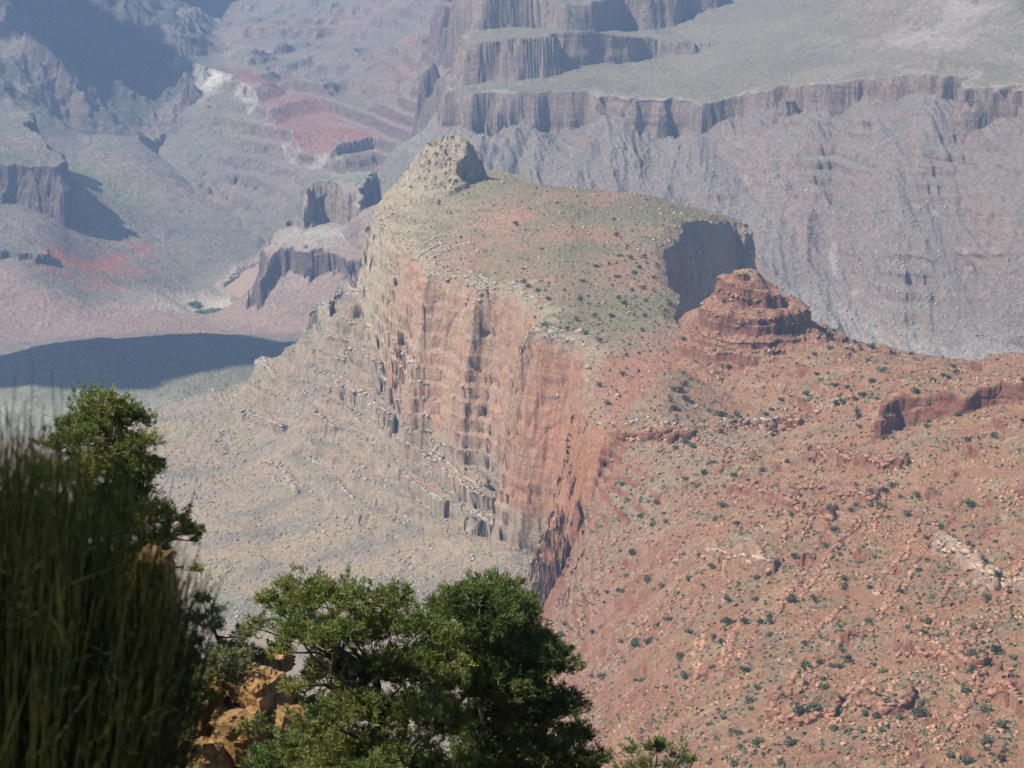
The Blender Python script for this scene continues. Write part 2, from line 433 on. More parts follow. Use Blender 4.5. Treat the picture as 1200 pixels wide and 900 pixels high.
def dist_polyline(x, y, pl):
    d = np.full(x.shape, 1e12)
    for (ax, ay), (bx, by) in zip(pl[:-1], pl[1:]):
        ex, ey = bx - ax, by - ay
        t = np.clip(((x - ax) * ex + (y - ay) * ey) / (ex * ex + ey * ey), 0, 1)
        d = np.minimum(d, (x - ax - ex * t) ** 2 + (y - ay - ey * t) ** 2)
    return np.sqrt(d)

def blob(x, y, cx, cy, rx, ry):
    """a soft round weight about a place"""
    return np.exp(-(((x - cx) / rx) ** 2 + ((y - cy) / ry) ** 2))

def strength_zones(x, y):
    """how far each kind of country reaches: near red hill, mesa surroundings, fans, gorge, red hills, far wall"""
    u = x / y
    far = sst(4000, 4700, y + 0.0 * x)
    gorge = sst(7100, 7700, y) * (1 - sst(-0.125, -0.105, u + 0.012 * n2(x, y, 900, 5)))
    redh = sst(6500, 7100, y) * sst(-0.118, -0.10, u) * (1 - sst(-0.030, -0.015, u))
    wallz = far * sst(-0.045, -0.02, u) * (1 - redh)
    return far, gorge, redh, wallz

def terrace(z, h, k, s):
    f = z / h
    n = np.floor(f); f = f - n
    g = np.clip((f - 0.5) * s + 0.5, 0, 1)
    return h * (n + mix(f, g, k))

def height(x, y, info=False):
    """height of the ground below the camera at (x, y)"""
    x = np.asarray(x, np.float64); y = np.asarray(y, np.float64)
    z = BASE(x, y).astype(np.float64)
    far, gorge, redh, wallz = strength_zones(x, y)
    near = 1 - far
    # wide relief of the distant country
    z += far * (1 - wallz) * (1 - gorge) * 7 * fbm2(x, y, 260, 4, 0.55, 3)
    g1 = ridge2(x + 0.4 * y, y, 520, 5, 0.55, 21)
    z += gorge * (105 * (g1 - 0.5))
    rr = ridge2(x * 1.0 - 0.2 * y, y * 0.55, 360, 4, 0.5, 31)
    z += redh * 26 * (rr - 0.4)
    wg = 0.55 * ridge2(x + 0.20 * y + 50 * n2(x, y * 0.5, 300, 40), y * 0.12, 120, 4, 0.55, 41) + 0.55 * ridge2(x - 0.10 * y + 50 * n2(x, y * 0.5, 260, 38), y * 0.10, 150, 4, 0.5, 47)
    base_wall = sst(4500, 4900, y) * wallz
    z += base_wall * 24 * (wg - 0.5) + base_wall * 12 * fbm2(x + 0.2 * y, y * 0.3, 170, 3, 0.5, 44)
    for (px, py, d, r_, h_) in ((715,168,6000,70,42),(600,165,6080,60,26),(835,168,5800,60,22),(955,158,5570,80,26)):
        cx_, cy_, _ = P(px, py, d)
        z += h_ * np.exp(-((x - cx_) ** 2 + (y - cy_) ** 2 * 0.5) / r_ ** 2)
    # river bed
    dr = dist_polyline(x, y, RIVER) + 10 * n2(x, y, 120, 8)
    z = np.where(y > 5400, np.minimum(z, -1338 + np.maximum(dr - RIVER_W, 0) * 0.35 + np.maximum(dr - 160, 0) * 1.2), z)
    z = np.where((dr > RIVER_W + 6) & (y > 5400), np.maximum(z, -1334 + 0.4 * n2(x, y, 60, 9)), z)
    z = np.where((dr < RIVER_W) & (y > 5400), -1342, z)
    masks = {}
    for i, (k, t) in enumerate(TIERS.items()):
        z, sd, raw = t.raise_(x, y, z, i)
        masks[k] = sd
        if k == 'mesa':
            dm = raw
    # the hill that rises from the bench at the upper right
    hx, hy, _ = P(1150, 15, 6500)
    hl_ = np.exp(-((x - hx) / 330) ** 2 - ((y - hy) / 620) ** 2)
    z += wallz * (masks['rim_cliff'] < 0) * hl_ * (120 + 45 * ridge2(x + 0.3 * y, y * 0.25, 150, 4, 0.55, 57)) * sst(0, 260, -np.minimum(masks['rim_cliff'], 0))
    # the knob and the thumb
    kx, ky = x - KNOB[0], y - KNOB[1]
    ang = np.arctan2(ky, kx)
    r = np.sqrt((kx / 1.0) ** 2 + (ky / 1.15) ** 2)
    r = np.sqrt((kx - 5 - 9 * sst(26, 60, r)) ** 2 + (ky / 1.15) ** 2)
    r = r * (1 - 0.10 * np.cos(ang) * sst(30, 90, r)) * (1 + 0.13 * n2(kx, ky, 42, 61)) + 4.0 * n2(x, y, 17, 62) + 1.1 * n2(x, y, 6, 63) + 0.4 * n2(x, y, 2.5, 65)
    zk = np.interp(r, KNOB_PR[:, 0], KNOB_PR[:, 1]) + 1.4 * n2(x, y, 14, 64) * sst(0, 10, r) - 0.16 * kx * (1 - sst(24, 40, r))
    knob = zk > z
    z = np.maximum(z, zk)
    masks['knob'] = np.where(knob, r, 1e6)
    tx, ty = x - THUMB[0], y - THUMB[1]
    # a ridge that climbs from the near left to the thumb's tip; its right side is a cliff
    a = (tx * 0.14 + ty * 0.99); b = tx * 0.99 - ty * 0.14
    prof = np.where(a > 0, np.exp(-(a / 70) ** 4), np.where(a > -40, 1.0, np.exp(-((a + 40) / 120) ** 2)))
    b = b + 6 * n2(x, y, 40, 71) + 3 * n2(x, y, 14, 72)
    side = np.where(b > 24, np.clip(1 - (b - 24) / 16, 0, 1), np.where(b > -14, 1 - 0.1 * np.maximum(b, 0) / 24, np.exp(-((b + 14) / 52) ** 2)))
    th = 48 * prof * side * (1 + 0.26 * n2(x, y, 30, 73) + 0.16 * n2(x, y, 11, 74) + 0.08 * n2(x, y, 5, 75))
    th = np.where(th > 2, terrace(th, 9.0, 0.55, 3.5), th)
    z = np.where(masks['mesa'] < 60, z + th, z)
    masks['thumb'] = th
    # small relief
    onmesa = dm < 0
    nearhill = near * ~onmesa
    amp = np.where(onmesa, 0.6, 1.0) * near
    q = x + 0.55 * y                           # talus streaks run down to the left on the near slopes
    z += nearhill * 2.6 * fbm2(y * 0.75 + 0.55 * x, (x - 0.3 * y) * 0.35, 34, 3, 0.6, 81)
    z += nearhill * 1.5 * np.clip(n2(x, y * 0.7, 9, 83) - 0.3, 0, 1) * 2
    z += amp * (1.5 * fbm2(x, y, 24, 4, 0.6, 85))
    z += far * 1.8 * fbm2(x, y, 40, 3, 0.6, 89) + np.where((masks['rim_cliff'] < 0) | (masks['middle_cliff'] < 0) | (masks['upper_cliff'] < 0), 1, 0) * sst(0, 120, -np.minimum(masks['rim_cliff'], 0)) * wallz * 16 * fbm2(x + 0.3 * y, y * 0.5, 330, 4, 0.5, 88)
    # ledges: the strata step out where the slope lets them
    red = sst(-30, 60, x + 20 - 0.25 * np.maximum(y - 2300, 0)) * near * (1 - sst(2560, 2700, y)) * sst(3, 10, masks['mesa'])
    st = n2(x, y, 130, 91) + 0.7 * n2(x, y, 45, 92) + 0.25 * n2(x, y, 12, 93)
    zz = z + 1.5 * n2(x, y, 60, 94) + 0.03 * x
    k = red * np.clip(st * 2.8 - 0.35, 0, 1)
    z += terrace(zz, 9.5, k, 9.0) - zz
    low = near * (1 - sst(-20, 60, x + 0.13 * (y - 2400) - 30)) * (1 - sst(0, 1, onmesa * 1.0))
    band = low * sst(-955, -925, z + 8 * n2(x, y, 90, 95)) * (1 - sst(-40, 10, -dm)) * sst(2350, 2480, y)
    st2 = n2(x, y, 170, 96) + 0.6 * n2(x, y, 50, 97)
    zz = z + 2.5 * n2(x, y, 70, 98) + 1.6 * np.abs(n2(x, y, 14, 99))
    closeness = 1 - sst(110, 230, dm)
    kk = band * np.clip(closeness * 1.5 + st2 * 1.4 - 0.35, 0, 1)
    z += terrace(zz, 19.0, kk, 6.0) - zz
    kk2 = wallz * sst(-1180, -1150, z) * np.clip(n2(x, y * 0.6, 150, 101) * 2.2 - 0.35, 0, 0.6) * (y < 5700)
    zz = z + 4 * n2(x, y, 90, 102)
    z += terrace(zz, 27.0, kk2, 4.0) - zz
    kr = np.clip(redh * 0.75, 0, 1)
    z += terrace(z, 34.0, kr, 2.5) - z
    if info:
        masks.update(far=far, gorge=gorge, redh=redh, wallz=wallz, river=dr, red=red, low=low, band=kk, ledge=k, near=near, wg=wg)
        return z, masks
    return z
# ------------------------------------------------------------------ the sheet of ground, finer where it is seen
N_COL, N_ROW = 1120, 1480
def tessellate():
    us = np.concatenate([np.linspace(-0.33, -0.205, 40, endpoint=False), np.linspace(-0.205, 0.205, N_COL, endpoint=False), np.linspace(0.205, 0.33, 41)])
    step = 3
    uc = np.unique(np.concatenate([us[::step], us[-1:]]))
    ly = np.linspace(math.log(1080.0), math.log(12000.0), 2600)
    Y = np.exp(ly)[None, :].repeat(len(uc), 0)
    X = Y * uc[:, None]
    Z = height(X, Y)
    tp = np.arctan2(Z, Y)
    vis = np.maximum.accumulate(tp, 1)
    front = np.clip(tp[:, 1:] - vis[:, :-1], 0, None)
    ds = np.sqrt(np.diff(Y, axis=1) ** 2 + np.diff(Z, axis=1) ** 2) / Y[:, 1:]
    wgt = np.abs(np.diff(tp, axis=1)) * 0.30 + 0.018 * ds + 1.0 * front + 2e-6
    # even it out among neighbouring columns and along the column
    k = np.exp(-0.5 * (np.arange(-6, 7) / 2.2) ** 2); k /= k.sum()
    wp = np.pad(wgt, ((6, 6), (0, 0)), mode='edge')
    wgt = sum(k[i] * wp[i:i + len(uc)] for i in range(13))
    wp = np.pad(wgt, ((0, 0), (6, 6)), mode='edge')
    wgt = sum(k[i] * wp[:, i:i + wgt.shape[1]] for i in range(13))
    cum = np.concatenate([np.zeros((len(uc), 1)), np.cumsum(wgt, 1)], 1)
    cum /= cum[:, -1:]
    q = np.linspace(0, 1, N_ROW)
    L = np.stack([np.interp(q, cum[i], ly) for i in range(len(uc))])
    k = np.exp(-0.5 * (np.arange(-12, 13) / 3.0) ** 2); k /= k.sum()
    Lp = np.pad(L, ((12, 12), (0, 0)), mode='edge')
    L1 = sum(k[i] * Lp[i:i + len(uc)] for i in range(25))
    k = np.exp(-0.5 * (np.arange(-30, 31) / 11.0) ** 2); k /= k.sum()
    Lp = np.pad(L, ((30, 30), (0, 0)), mode='edge')
    L2 = sum(k[i] * Lp[i:i + len(uc)] for i in range(61))
    L = mix(L1, L2, sst(math.log(3700), math.log(4500), L2))
    L = np.maximum.accumulate(L, 1)
    out = np.empty((len(us), N_ROW))
    for j in range(N_ROW):
        out[:, j] = np.interp(us, uc, L[:, j])
    y = np.exp(out)
    return y * us[:, None], y

GX, GY = tessellate()
GZ, MK = height(GX, GY, info=True)

def grid_normals(x, y, z):
    p = np.stack([x, y, z], -1)
    du = np.gradient(p, axis=0); dv = np.gradient(p, axis=1)
    n = np.cross(du, dv)
    n /= np.linalg.norm(n, axis=-1, keepdims=True) + 1e-12
    n *= np.sign(n[..., 2:3] + 1e-9)
    return n

# weathering of the cliffs: beds that stand out or recede, blocks and cracks
NRM = grid_normals(GX, GY, GZ)
steep = 1 - sst(0.45, 0.85, NRM[..., 2])
MK['steep'] = steep
hl = np.sqrt(NRM[..., 0] ** 2 + NRM[..., 1] ** 2) + 1e-6
nx, ny = NRM[..., 0] / hl, NRM[..., 1] / hl
sc = np.clip(GY / 2600, 0.8, 3.0)
zw = GZ + 3.0 * n2(GX, GY, 80, 201)
lay = 0
for hgt, amp, sd_ in ((17.0, 2.2, 7), (6.5, 1.3, 8), (2.9, 0.7, 9)):
    f = zw / (hgt * sc); i = np.floor(f)
    t = sst(0, 0.5, f - i)
    lay = lay + amp * mix(hash1(i - 1 + 1000 * sd_), hash1(i + 1000 * sd_), t)
blk = 1.6 * n3(GX / sc, GY / sc, GZ / sc, (16, 16, 60), 211) + 1.0 * n3(GX / sc, GY / sc, GZ / sc, (6, 6, 22), 212) + 0.6 * n3(GX / sc, GY / sc, GZ / sc, (2.6, 2.6, 3.2), 213)
crk = -1.8 * np.exp(-(n3(GX / sc, GY / sc, GZ / sc, (26, 26, 90), 214) / 0.05) ** 2)
lowband = np.clip(1.3 - np.abs(GZ + 880) / 50, 0.45, 1.1)
thin = np.where(MK['wallz'] > 0.5, 0.45, np.where(MK['knob'] < 130, 0.5, 1.0))
qb = n3(GX / sc, GY / sc, GZ / sc, (11, 11, 8), 216); qb = np.round(qb * 3.2 + 0.25 * n3(GX / sc, GY / sc, GZ / sc, (4, 4, 3), 217)) / 3.2
over = 0
for k_, w_ in [(k_, 4.0) for k_ in MK if k_.startswith('ledge_')] + [('red_ledge', 13.0), ('near_lip', 12.0)]:
    t_ = MK[k_] / w_
    over = over + np.where((t_ > -0.1) & (t_ < 1.1), 0.45 * w_ * (1 - 2 * np.clip(t_, 0, 1)), 0)
D = steep * over * 0.8 + steep * sc * (1.4 * qb * thin + lay * np.where(MK['mesa'] < 200, lowband, 1.0) * np.where(MK['wallz'] > 0.5, 0.8, np.where((MK['red_ledge'] < 60) | (MK['knob'] < 130), 0.95, 0.42)) + (blk * 0.6 + crk) * thin) * np.where(MK['knob'] < 130, 0.9, 1.0)
GX2, GY2 = GX + nx * D, GY + ny * D
GZ2 = GZ + (1 - steep) * sc * 0.35 * n3(GX / sc, GY / sc, GZ / sc, (3.2, 3.2, 3.2), 215)
NRM = grid_normals(GX2, GY2, GZ2)

# ------------------------------------------------------------------ colour of the rock, soil and scrub (their own colour, in linear values)
def col(r, g, b):
    return np.array([r, g, b], np.float32)

def lay_on(c, new, wgt):
    return c + (new - c) * np.clip(wgt, 0, 1)[..., None].astype(np.float32)

def paint():
    x, y, z = GX, GY, GZ
    m = MK
    slope = 1 - NRM[..., 2]
    a = fbm2(x, y, 90, 4, 0.6, 301); b = fbm2(x + 0.5 * y, y, 34, 4, 0.6, 302); c3 = fbm2(x, y, 11, 3, 0.7, 303)
    af = fbm2(x, y, 420, 5, 0.6, 305); bf = fbm2(x, y, 120, 4, 0.65, 306)
    c = np.empty(x.shape + (3,), np.float32); c[:] = col(0.315, 0.25, 0.18)
    far, near = m['far'], m['near']
    # --- near right: red hill
    red = col(0.355, 0.193, 0.114)
    edge = x + 30 - 0.25 * np.maximum(y - 2300, 0) + 0.04 * np.minimum(y - 2300, 0)
    rw = sst(-10, 60, edge + 22 * a) * near
    c = lay_on(c, red, rw)
    c = lay_on(c, col(0.385, 0.25, 0.15), rw * sst(0.0, 0.9, b + 0.3 * a))
    c = lay_on(c, col(0.33, 0.15, 0.085), rw * sst(0.25, 0.9, -b + 0.5 * c3) * 0.8)
    grn = sst(0.15, 0.9, fbm2(x + 0.5 * y, y, 60, 4, 0.65, 311) + 0.1)
    c = lay_on(c, col(0.235, 0.205, 0.125), rw * grn * 0.55)
    c = lay_on(c, col(0.52, 0.40, 0.29), rw * sst(0.5, 0.95, n2(x + 0.5 * y, y, 17, 313) + 0.4 * n2(x, y, 5, 314)) * 0.6)
    # grey-green pocket where the hill meets the cliff's near end
    c = lay_on(c, col(0.30, 0.25, 0.17), blob(x, y, 95, 2270, 85, 130) * (0.8 + 0.4 * b) * near)
    c = lay_on(c, col(0.345, 0.255, 0.175), blob(x, y, 50, 2050, 45, 190) * (0.6 + 0.6 * b) * near)
    c = lay_on(c, col(0.32, 0.245, 0.175), np.clip(blob(x, y, 150, 2290, 80, 45) * (0.9 + 0.7 * b) + (m['near_lip'] < 26) * (m['near_lip'] > -8) * 0.7, 0, 1) * near)
    # --- apron: grey and tan rubble, purple-grey streaks, a few ochre and green ones
    aw = near * (1 - rw) * (1 - sst(3900, 4300, y))
    st = fbm2(y * 0.9 + 0.2 * x, x * 0.28, 40, 4, 0.6, 321)
    c = lay_on(c, col(0.24, 0.205, 0.16), aw * sst(-0.1, 0.7, st))
    c = lay_on(c, col(0.345, 0.265, 0.17), aw * sst(0.1, 0.8, -st))
    c = lay_on(c, col(0.37, 0.305, 0.165), aw * sst(0.35, 0.8, n2(y, x * 0.4, 120, 323) + 0.3 * b) * 0.7)
    c = lay_on(c, col(0.215, 0.225, 0.15), aw * sst(0.1, 0.8, n2(y + 30, x * 0.5, 90, 324) + 0.3 * b) * 0.6)
    c = lay_on(c, col(0.40, 0.26, 0.18), aw * sst(0.4, 0.8, n2(y + 300, x * 0.3, 60, 325)) * 0.5)
    # --- mesa top
    mt = (m['mesa'] < 2)
    mw = mt * near * (1 - m['steep'])
    gtop = fbm2(x, y * 0.6, 150, 4, 0.55, 331)
    c = lay_on(c, col(0.285, 0.21, 0.135), mw)
    c = lay_on(c, col(0.215, 0.19, 0.108), mw * sst(-0.25, 0.75, gtop + 0.15))
    c = lay_on(c, col(0.33, 0.20, 0.13), mw * sst(0.05, 0.6, -gtop))
    c = lay_on(c, col(0.40, 0.315, 0.215), mw * sst(-34, -6, m['mesa'] + 22 * b - 4) * 0.85 * sst(160, 60, x))
    c = lay_on(c, col(0.40, 0.215, 0.15), mw * blob(x, y, -20, 3330, 60, 120) * (0.7 + 0.9 * b))
    c = lay_on(c, col(0.40, 0.335, 0.225), mw * (sst(3, 16, m['thumb']) * (0.75 + 0.5 * b) + blob(x, y, -130, 3500, 90, 260) * (0.75 + 0.6 * b)))
    c = lay_on(c, col(0.39, 0.19, 0.115), mw * sst(2720, 2500, y + 60 * a) * sst(40, 120, x))
    # --- cliffs of the mesa: cream and pink at the far end, red at the near end
    cw = np.clip(m['steep'] * 1.25, 0, 1) * (m['mesa'] < 320) * near
    lime = col(0.48, 0.315, 0.21)
    lw = sst(2500, 3100, y + 110 * a)
    vs = 0.8 * n3(x, y, z, (24, 24, 70), 341) + 0.6 * n3(x, y, z, (9, 9, 14), 342)
    hs = n3(x, y, z, (60, 60, 8), 343) + 0.5 * n3(x, y, z, (25, 25, 3.5), 344)
    cc = np.empty_like(c); cc[:] = col(0.46, 0.225, 0.13)
    cc = lay_on(cc, col(0.47, 0.17, 0.085), sst(0.1, 0.8, vs))
    cc = lay_on(cc, col(0.35, 0.20, 0.145), sst(0.15, 0.8, -vs + 0.4 * hs))
    cc = lay_on(cc, lime, lw * sst(-0.9, 0.4, hs + 0.5 * vs + 0.3))
    cc = lay_on(cc, col(0.46, 0.39, 0.28), sst(3150, 3420, y + 60 * a) * 0.8 + lw * sst(0.35, 0.9, vs + 0.4 * hs) * 0.7)
    cc = lay_on(cc, col(0.40, 0.33, 0.245), sst(-682, -660, z + 10 * b) * 0.75 * sst(2300, 2600, y))
    cc = lay_on(cc, col(0.56, 0.45, 0.34), sst(0.55, 0.8, n3(x, y, z, (60, 60, 14), 345)) * 0.6 * lw)
    cc = lay_on(cc, col(0.39, 0.30, 0.215), sst(-842, -858, z + 6 * b) * sst(2480, 2560, y) * 0.85)
    c = lay_on(c, cc, cw)
    # ledges on the red hill and the knob
    lw2 = np.clip(m['steep'] * 1.3, 0, 1) * near * (m['mesa'] > 400) * rw
    c = lay_on(c, mix(col(0.31, 0.13, 0.08), col(0.38, 0.20, 0.13), sst(-0.4, 0.6, hs + b)[..., None].astype(np.float32)), lw2)
    c = lay_on(c, col(0.24, 0.105, 0.07), np.clip(m['steep'] * 1.2, 0, 1) * (m['red_ledge'] < 60) * 0.7)
    kw = (m['knob'] < 140) * sst(150, 100, m['knob'])
    c = lay_on(c, mix(col(0.315, 0.15, 0.095), col(0.37, 0.21, 0.135), sst(-0.5, 0.7, b + c3)[..., None].astype(np.float32)), kw)
    c = lay_on(c, col(0.26, 0.12, 0.08), kw * sst(0.3, 0.75, m['steep']) * 0.85)
    c = lay_on(c, col(0.42, 0.29, 0.17), kw * sst(16, 4, m['knob']) * 0.8)
    c = lay_on(c, col(0.50, 0.37, 0.28), (m['ledge_pale'] < 8) * near * 0.8)
    c = lay_on(c, col(0.42, 0.27, 0.18), (m['ledge_tan'] < 8) * near * 0.7)
    for k in range(1, 13):
        if k < 8:
            c = lay_on(c, mix(col(0.30, 0.13, 0.085), col(0.40, 0.22, 0.15), sst(-0.5, 0.5, c3)[..., None].astype(np.float32)), (m['ledge_red%d' % k] < 6) * near * 0.7)
        c = lay_on(c, mix(col(0.38, 0.29, 0.20), col(0.43, 0.26, 0.18), sst(-0.3, 0.5, b + 0.5 * c3)[..., None].astype(np.float32)), (m['ledge_grey%d' % k] < 8) * near * 0.8)
    ledge_aw = np.clip(m['steep'] * 1.2, 0, 1) * aw * (m['mesa'] > 320)
    c = lay_on(c, mix(col(0.39, 0.31, 0.225), col(0.40, 0.25, 0.175), sst(0.0, 0.7, hs)[..., None].astype(np.float32)), ledge_aw)
    # --- beyond: tableland and pink bank
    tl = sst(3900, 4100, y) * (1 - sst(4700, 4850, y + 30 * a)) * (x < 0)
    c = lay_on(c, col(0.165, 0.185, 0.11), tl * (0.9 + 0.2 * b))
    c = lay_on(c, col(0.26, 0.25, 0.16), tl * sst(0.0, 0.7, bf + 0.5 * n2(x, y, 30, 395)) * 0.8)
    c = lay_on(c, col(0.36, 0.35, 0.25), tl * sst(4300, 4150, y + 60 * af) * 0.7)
    fw = far * (x < 300)
    ff = np.empty_like(c); ff[:] = col(0.235, 0.195, 0.165)
    ff = lay_on(ff, col(0.185, 0.18, 0.135), sst(-0.15, 0.6, af) * 0.8)
    ff = lay_on(ff, col(0.30, 0.21, 0.165), sst(0.0, 0.6, -af) * 0.7)
    ff = lay_on(ff, col(0.22, 0.24, 0.14), sst(0.2, 0.75, n2(x, y, 600, 351) + 0.4 * bf) * 0.5)
    ff = lay_on(ff, col(0.13, 0.125, 0.105), sst(0.35, 0.8, bf + 0.3 * n2(x, y, 30, 352)) * 0.55)
    pink = sst(4850, 5000, y) * (1 - sst(5450, 5700, y + 120 * af)) * (x < -150)
    ff = lay_on(ff, col(0.33, 0.225, 0.175), pink * 0.9)
    for (px, py, d, rx, ry, k) in ((135,291,6130,30,120,1.0),(160,297,6080,30,70,.7),(100,318,5960,42,130,.9),(75,318,5900,36,150,.75),(130,345,5780,70,110,.55),(110,250,6500,26,220,.35)):
        bx, by, _ = P(px, py, d)
        ff = lay_on(ff, col(0.46, 0.13, 0.07), blob(x + 30 * bf, y + 150 * bf, bx, by, rx, ry) * k * 0.85)
    for (px, py, d, rx, ry, k) in ((240,372,5730,85,120,1.3),(262,360,5850,60,90,.9),(294,330,6150,40,90,1.),(230,352,5900,60,60,.5)):
        bx, by, _ = P(px, py, d)
        ff = lay_on(ff, col(0.52, 0.44, 0.33), blob(x + 16 * bf, y + 60 * bf, bx, by, rx * 1.4, ry * 1.3) * k)
    for (px, py, d, rx, ry) in ((100,205,6900,160,160),(120,225,6750,180,90)):
        bx, by, _ = P(px, py, d)
        ff = lay_on(ff, col(0.25, 0.265, 0.14), blob(x, y + 90 * bf, bx, by, rx, ry) * 0.6)
    # rock of the gorge and the spurs
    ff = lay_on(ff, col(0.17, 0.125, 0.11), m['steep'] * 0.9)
    rimsoil = blob(x, y, *P(370, 275, 5420)[:2], 110, 110)
    ff = lay_on(ff, col(0.42, 0.37, 0.31), rimsoil * (1 - m['steep']) * (0.9 + 0.5 * bf))
    ff = lay_on(ff, col(0.33, 0.26, 0.20), m['steep'] * (m['spur_top'] < 60) * 0.9)
    gs = sst(5450, 5700, y) * (1 - sst(6350, 6600, y)) * sst(-0.078, -0.066, x / y)
    ff = lay_on(ff, col(0.27, 0.265, 0.205), gs * (1 - 0.6 * m['steep']))
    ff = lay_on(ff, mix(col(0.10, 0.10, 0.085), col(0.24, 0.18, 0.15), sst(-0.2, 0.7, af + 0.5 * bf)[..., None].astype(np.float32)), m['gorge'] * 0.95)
    # red hills with grey-green and pale bands
    rh = m['redh']
    rc = np.empty_like(c); rc[:] = col(0.30, 0.155, 0.12)
    rb = n3(x, y, z + 6 * n2(x, y, 300, 361), (900, 900, 9), 362)
    rc = lay_on(rc, col(0.21, 0.11, 0.10), sst(0.1, 0.6, rb) * 0.8)
    rc = lay_on(rc, col(0.33, 0.24, 0.20), sst(-0.2, 0.5, af) * 0.7)
    rc = lay_on(rc, col(0.30, 0.32, 0.235), blob(x, y + 60 * bf, *P(290, 66, 8150)[:2], 230, 230) * 1.2)
    for (px, py, d, rx, ry, k) in ((462,75,7800,90,160,1.),(490,85,7600,90,170,.9),(440,100,7500,80,160,.5)):
        bx, by, _ = P(px, py, d)
        rc = lay_on(rc, col(0.47, 0.13, 0.075), blob(x + 30 * bf, y + 90 * bf, bx, by, rx, ry) * k * (0.85 + 0.5 * rb))
    ff = lay_on(ff, rc, rh * (1 - sst(-5, 5, np.minimum(m['white_ledge'], 500)) * 0.85))
    wl = sst(-9, -2, m['white_ledge']) * (m['white_ledge'] < 30)
    ff = lay_on(ff, col(0.56, 0.51, 0.43), wl * np.clip(0.25 + 0.6 * bf, 0, 0.6))
    ff = lay_on(ff, col(0.60, 0.55, 0.46), blob(x, y, *P(250, 106, 7680)[:2], 46, 80) * 1.1 * (m['white_ledge'] > 0))
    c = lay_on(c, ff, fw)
    # --- far wall on the right: lilac-grey talus, brown cliffs, grey-green tables
    ww = m['wallz']
    tal = np.empty_like(c); tal[:] = col(0.205, 0.17, 0.145)
    tal = lay_on(tal, col(0.27, 0.225, 0.185), sst(0.2, 1.0, 0.7 * m['wg'] + 0.6 * bf) * 0.7)
    tal = lay_on(tal, col(0.17, 0.135, 0.125), sst(0.1, 0.8, -0.7 * m['wg'] + 0.7 * bf + 0.3) * 0.7)
    tal = lay_on(tal, col(0.34, 0.225, 0.18), sst(0.3, 0.9, n2(x + 0.3 * y, y * 0.15, 150, 371) + 0.3 * bf) * 0.6)
    tal = lay_on(tal, col(0.42, 0.37, 0.31), sst(-1090, -1180, z + 25 * bf) * 0.7)
    tal = lay_on(tal, col(0.15, 0.14, 0.115), sst(0.45, 0.9, bf + 0.5 * n2(x, y, 20, 372)) * 0.4)
    wz = sst(0.62, 0.8, n2(x * 1.0 + 0.16 * y + 30 * n2(x, y, 200, 379), y * 0.07, 34, 373) + 0.35 * bf + 0.1)
    tal = lay_on(tal, col(0.52, 0.46, 0.40), wz * sst(330, 520, x) * 0.5 * (z < -950))
    plat = np.minimum.reduce([np.where(m[k] < 0, m[k], 0) for k in ('rim_cliff', 'middle_cliff', 'upper_cliff')]) < -3
    tb = np.empty_like(c); tb[:] = col(0.215, 0.185, 0.128)
    tb = lay_on(tb, col(0.26, 0.215, 0.155), sst(-0.1, 0.6, af) * 0.7)
    tb = lay_on(tb, col(0.36, 0.32, 0.26), sst(-30, -4, m['rim_cliff'] + 16 * bf) * (m['rim_cliff'] < 0) * 0.8)
    tb = lay_on(tb, col(0.36, 0.31, 0.25), blob(x, y, *P(1110, 40, 5950)[:2], 260, 700) * (0.5 + 0.9 * bf + 0.5 * n2(x + 0.3 * y, y * 0.2, 90, 377)))
    tb = lay_on(tb, col(0.15, 0.135, 0.10), sst(0.2, 0.8, n2(x + 0.5 * y, y * 0.4, 200, 378) + 0.4 * bf) * 0.6)
    tal = lay_on(tal, tb, plat * 1.0)
    bd = n3(x, y, z, (160, 160, 8), 381); vd = n3(x, y, z, (30, 30, 120), 382)
    cl = np.empty_like(c); cl[:] = col(0.285, 0.205, 0.155)
    cl = lay_on(cl, col(0.33, 0.25, 0.185), sst(0.0, 0.7, 0.5 * vd + 0.9 * bd))
    cl = lay_on(cl, col(0.16, 0.115, 0.10), sst(0.1, 0.7, -0.6 * vd + 0.7 * bd) * 0.8)
    tal = lay_on(tal, cl, np.clip(m['steep'] * 1.1, 0, 1))
    c = lay_on(c, tal, ww)
    c = np.where(((m['river'] < RIVER_W + 30) & (y > 5400) & (z < -1325))[..., None], col(0.42, 0.33, 0.24), c)
    # grain: single stones, bits of scrub, patches of dirt
    rng = np.random.default_rng(5)
    gr = rng.normal(size=x.shape).astype(np.float32)
    c *= (1 + 0.10 * gr + 0.10 * c3 + 0.05 * fbm2(x, y, 5, 2, 0.7, 391))[..., None].clip(0.5, 1.6).astype(np.float32)
    pale = (n2(x, y, 4.5, 392) > 0.72 - 0.1 * np.clip(b, -1, 1)) & (near > 0.5) & ~mt
    c = lay_on(c, col(0.50, 0.40, 0.31), pale * 0.55)
    scr = (n2(x, y, 3.6, 393) + 0.35 * a > 0.78) & (near > 0.5) & (m['steep'] < 0.4)
    c = lay_on(c, col(0.13, 0.125, 0.075), scr * 0.6)
    return np.clip(c, 0.02, 0.8)

COL = paint()

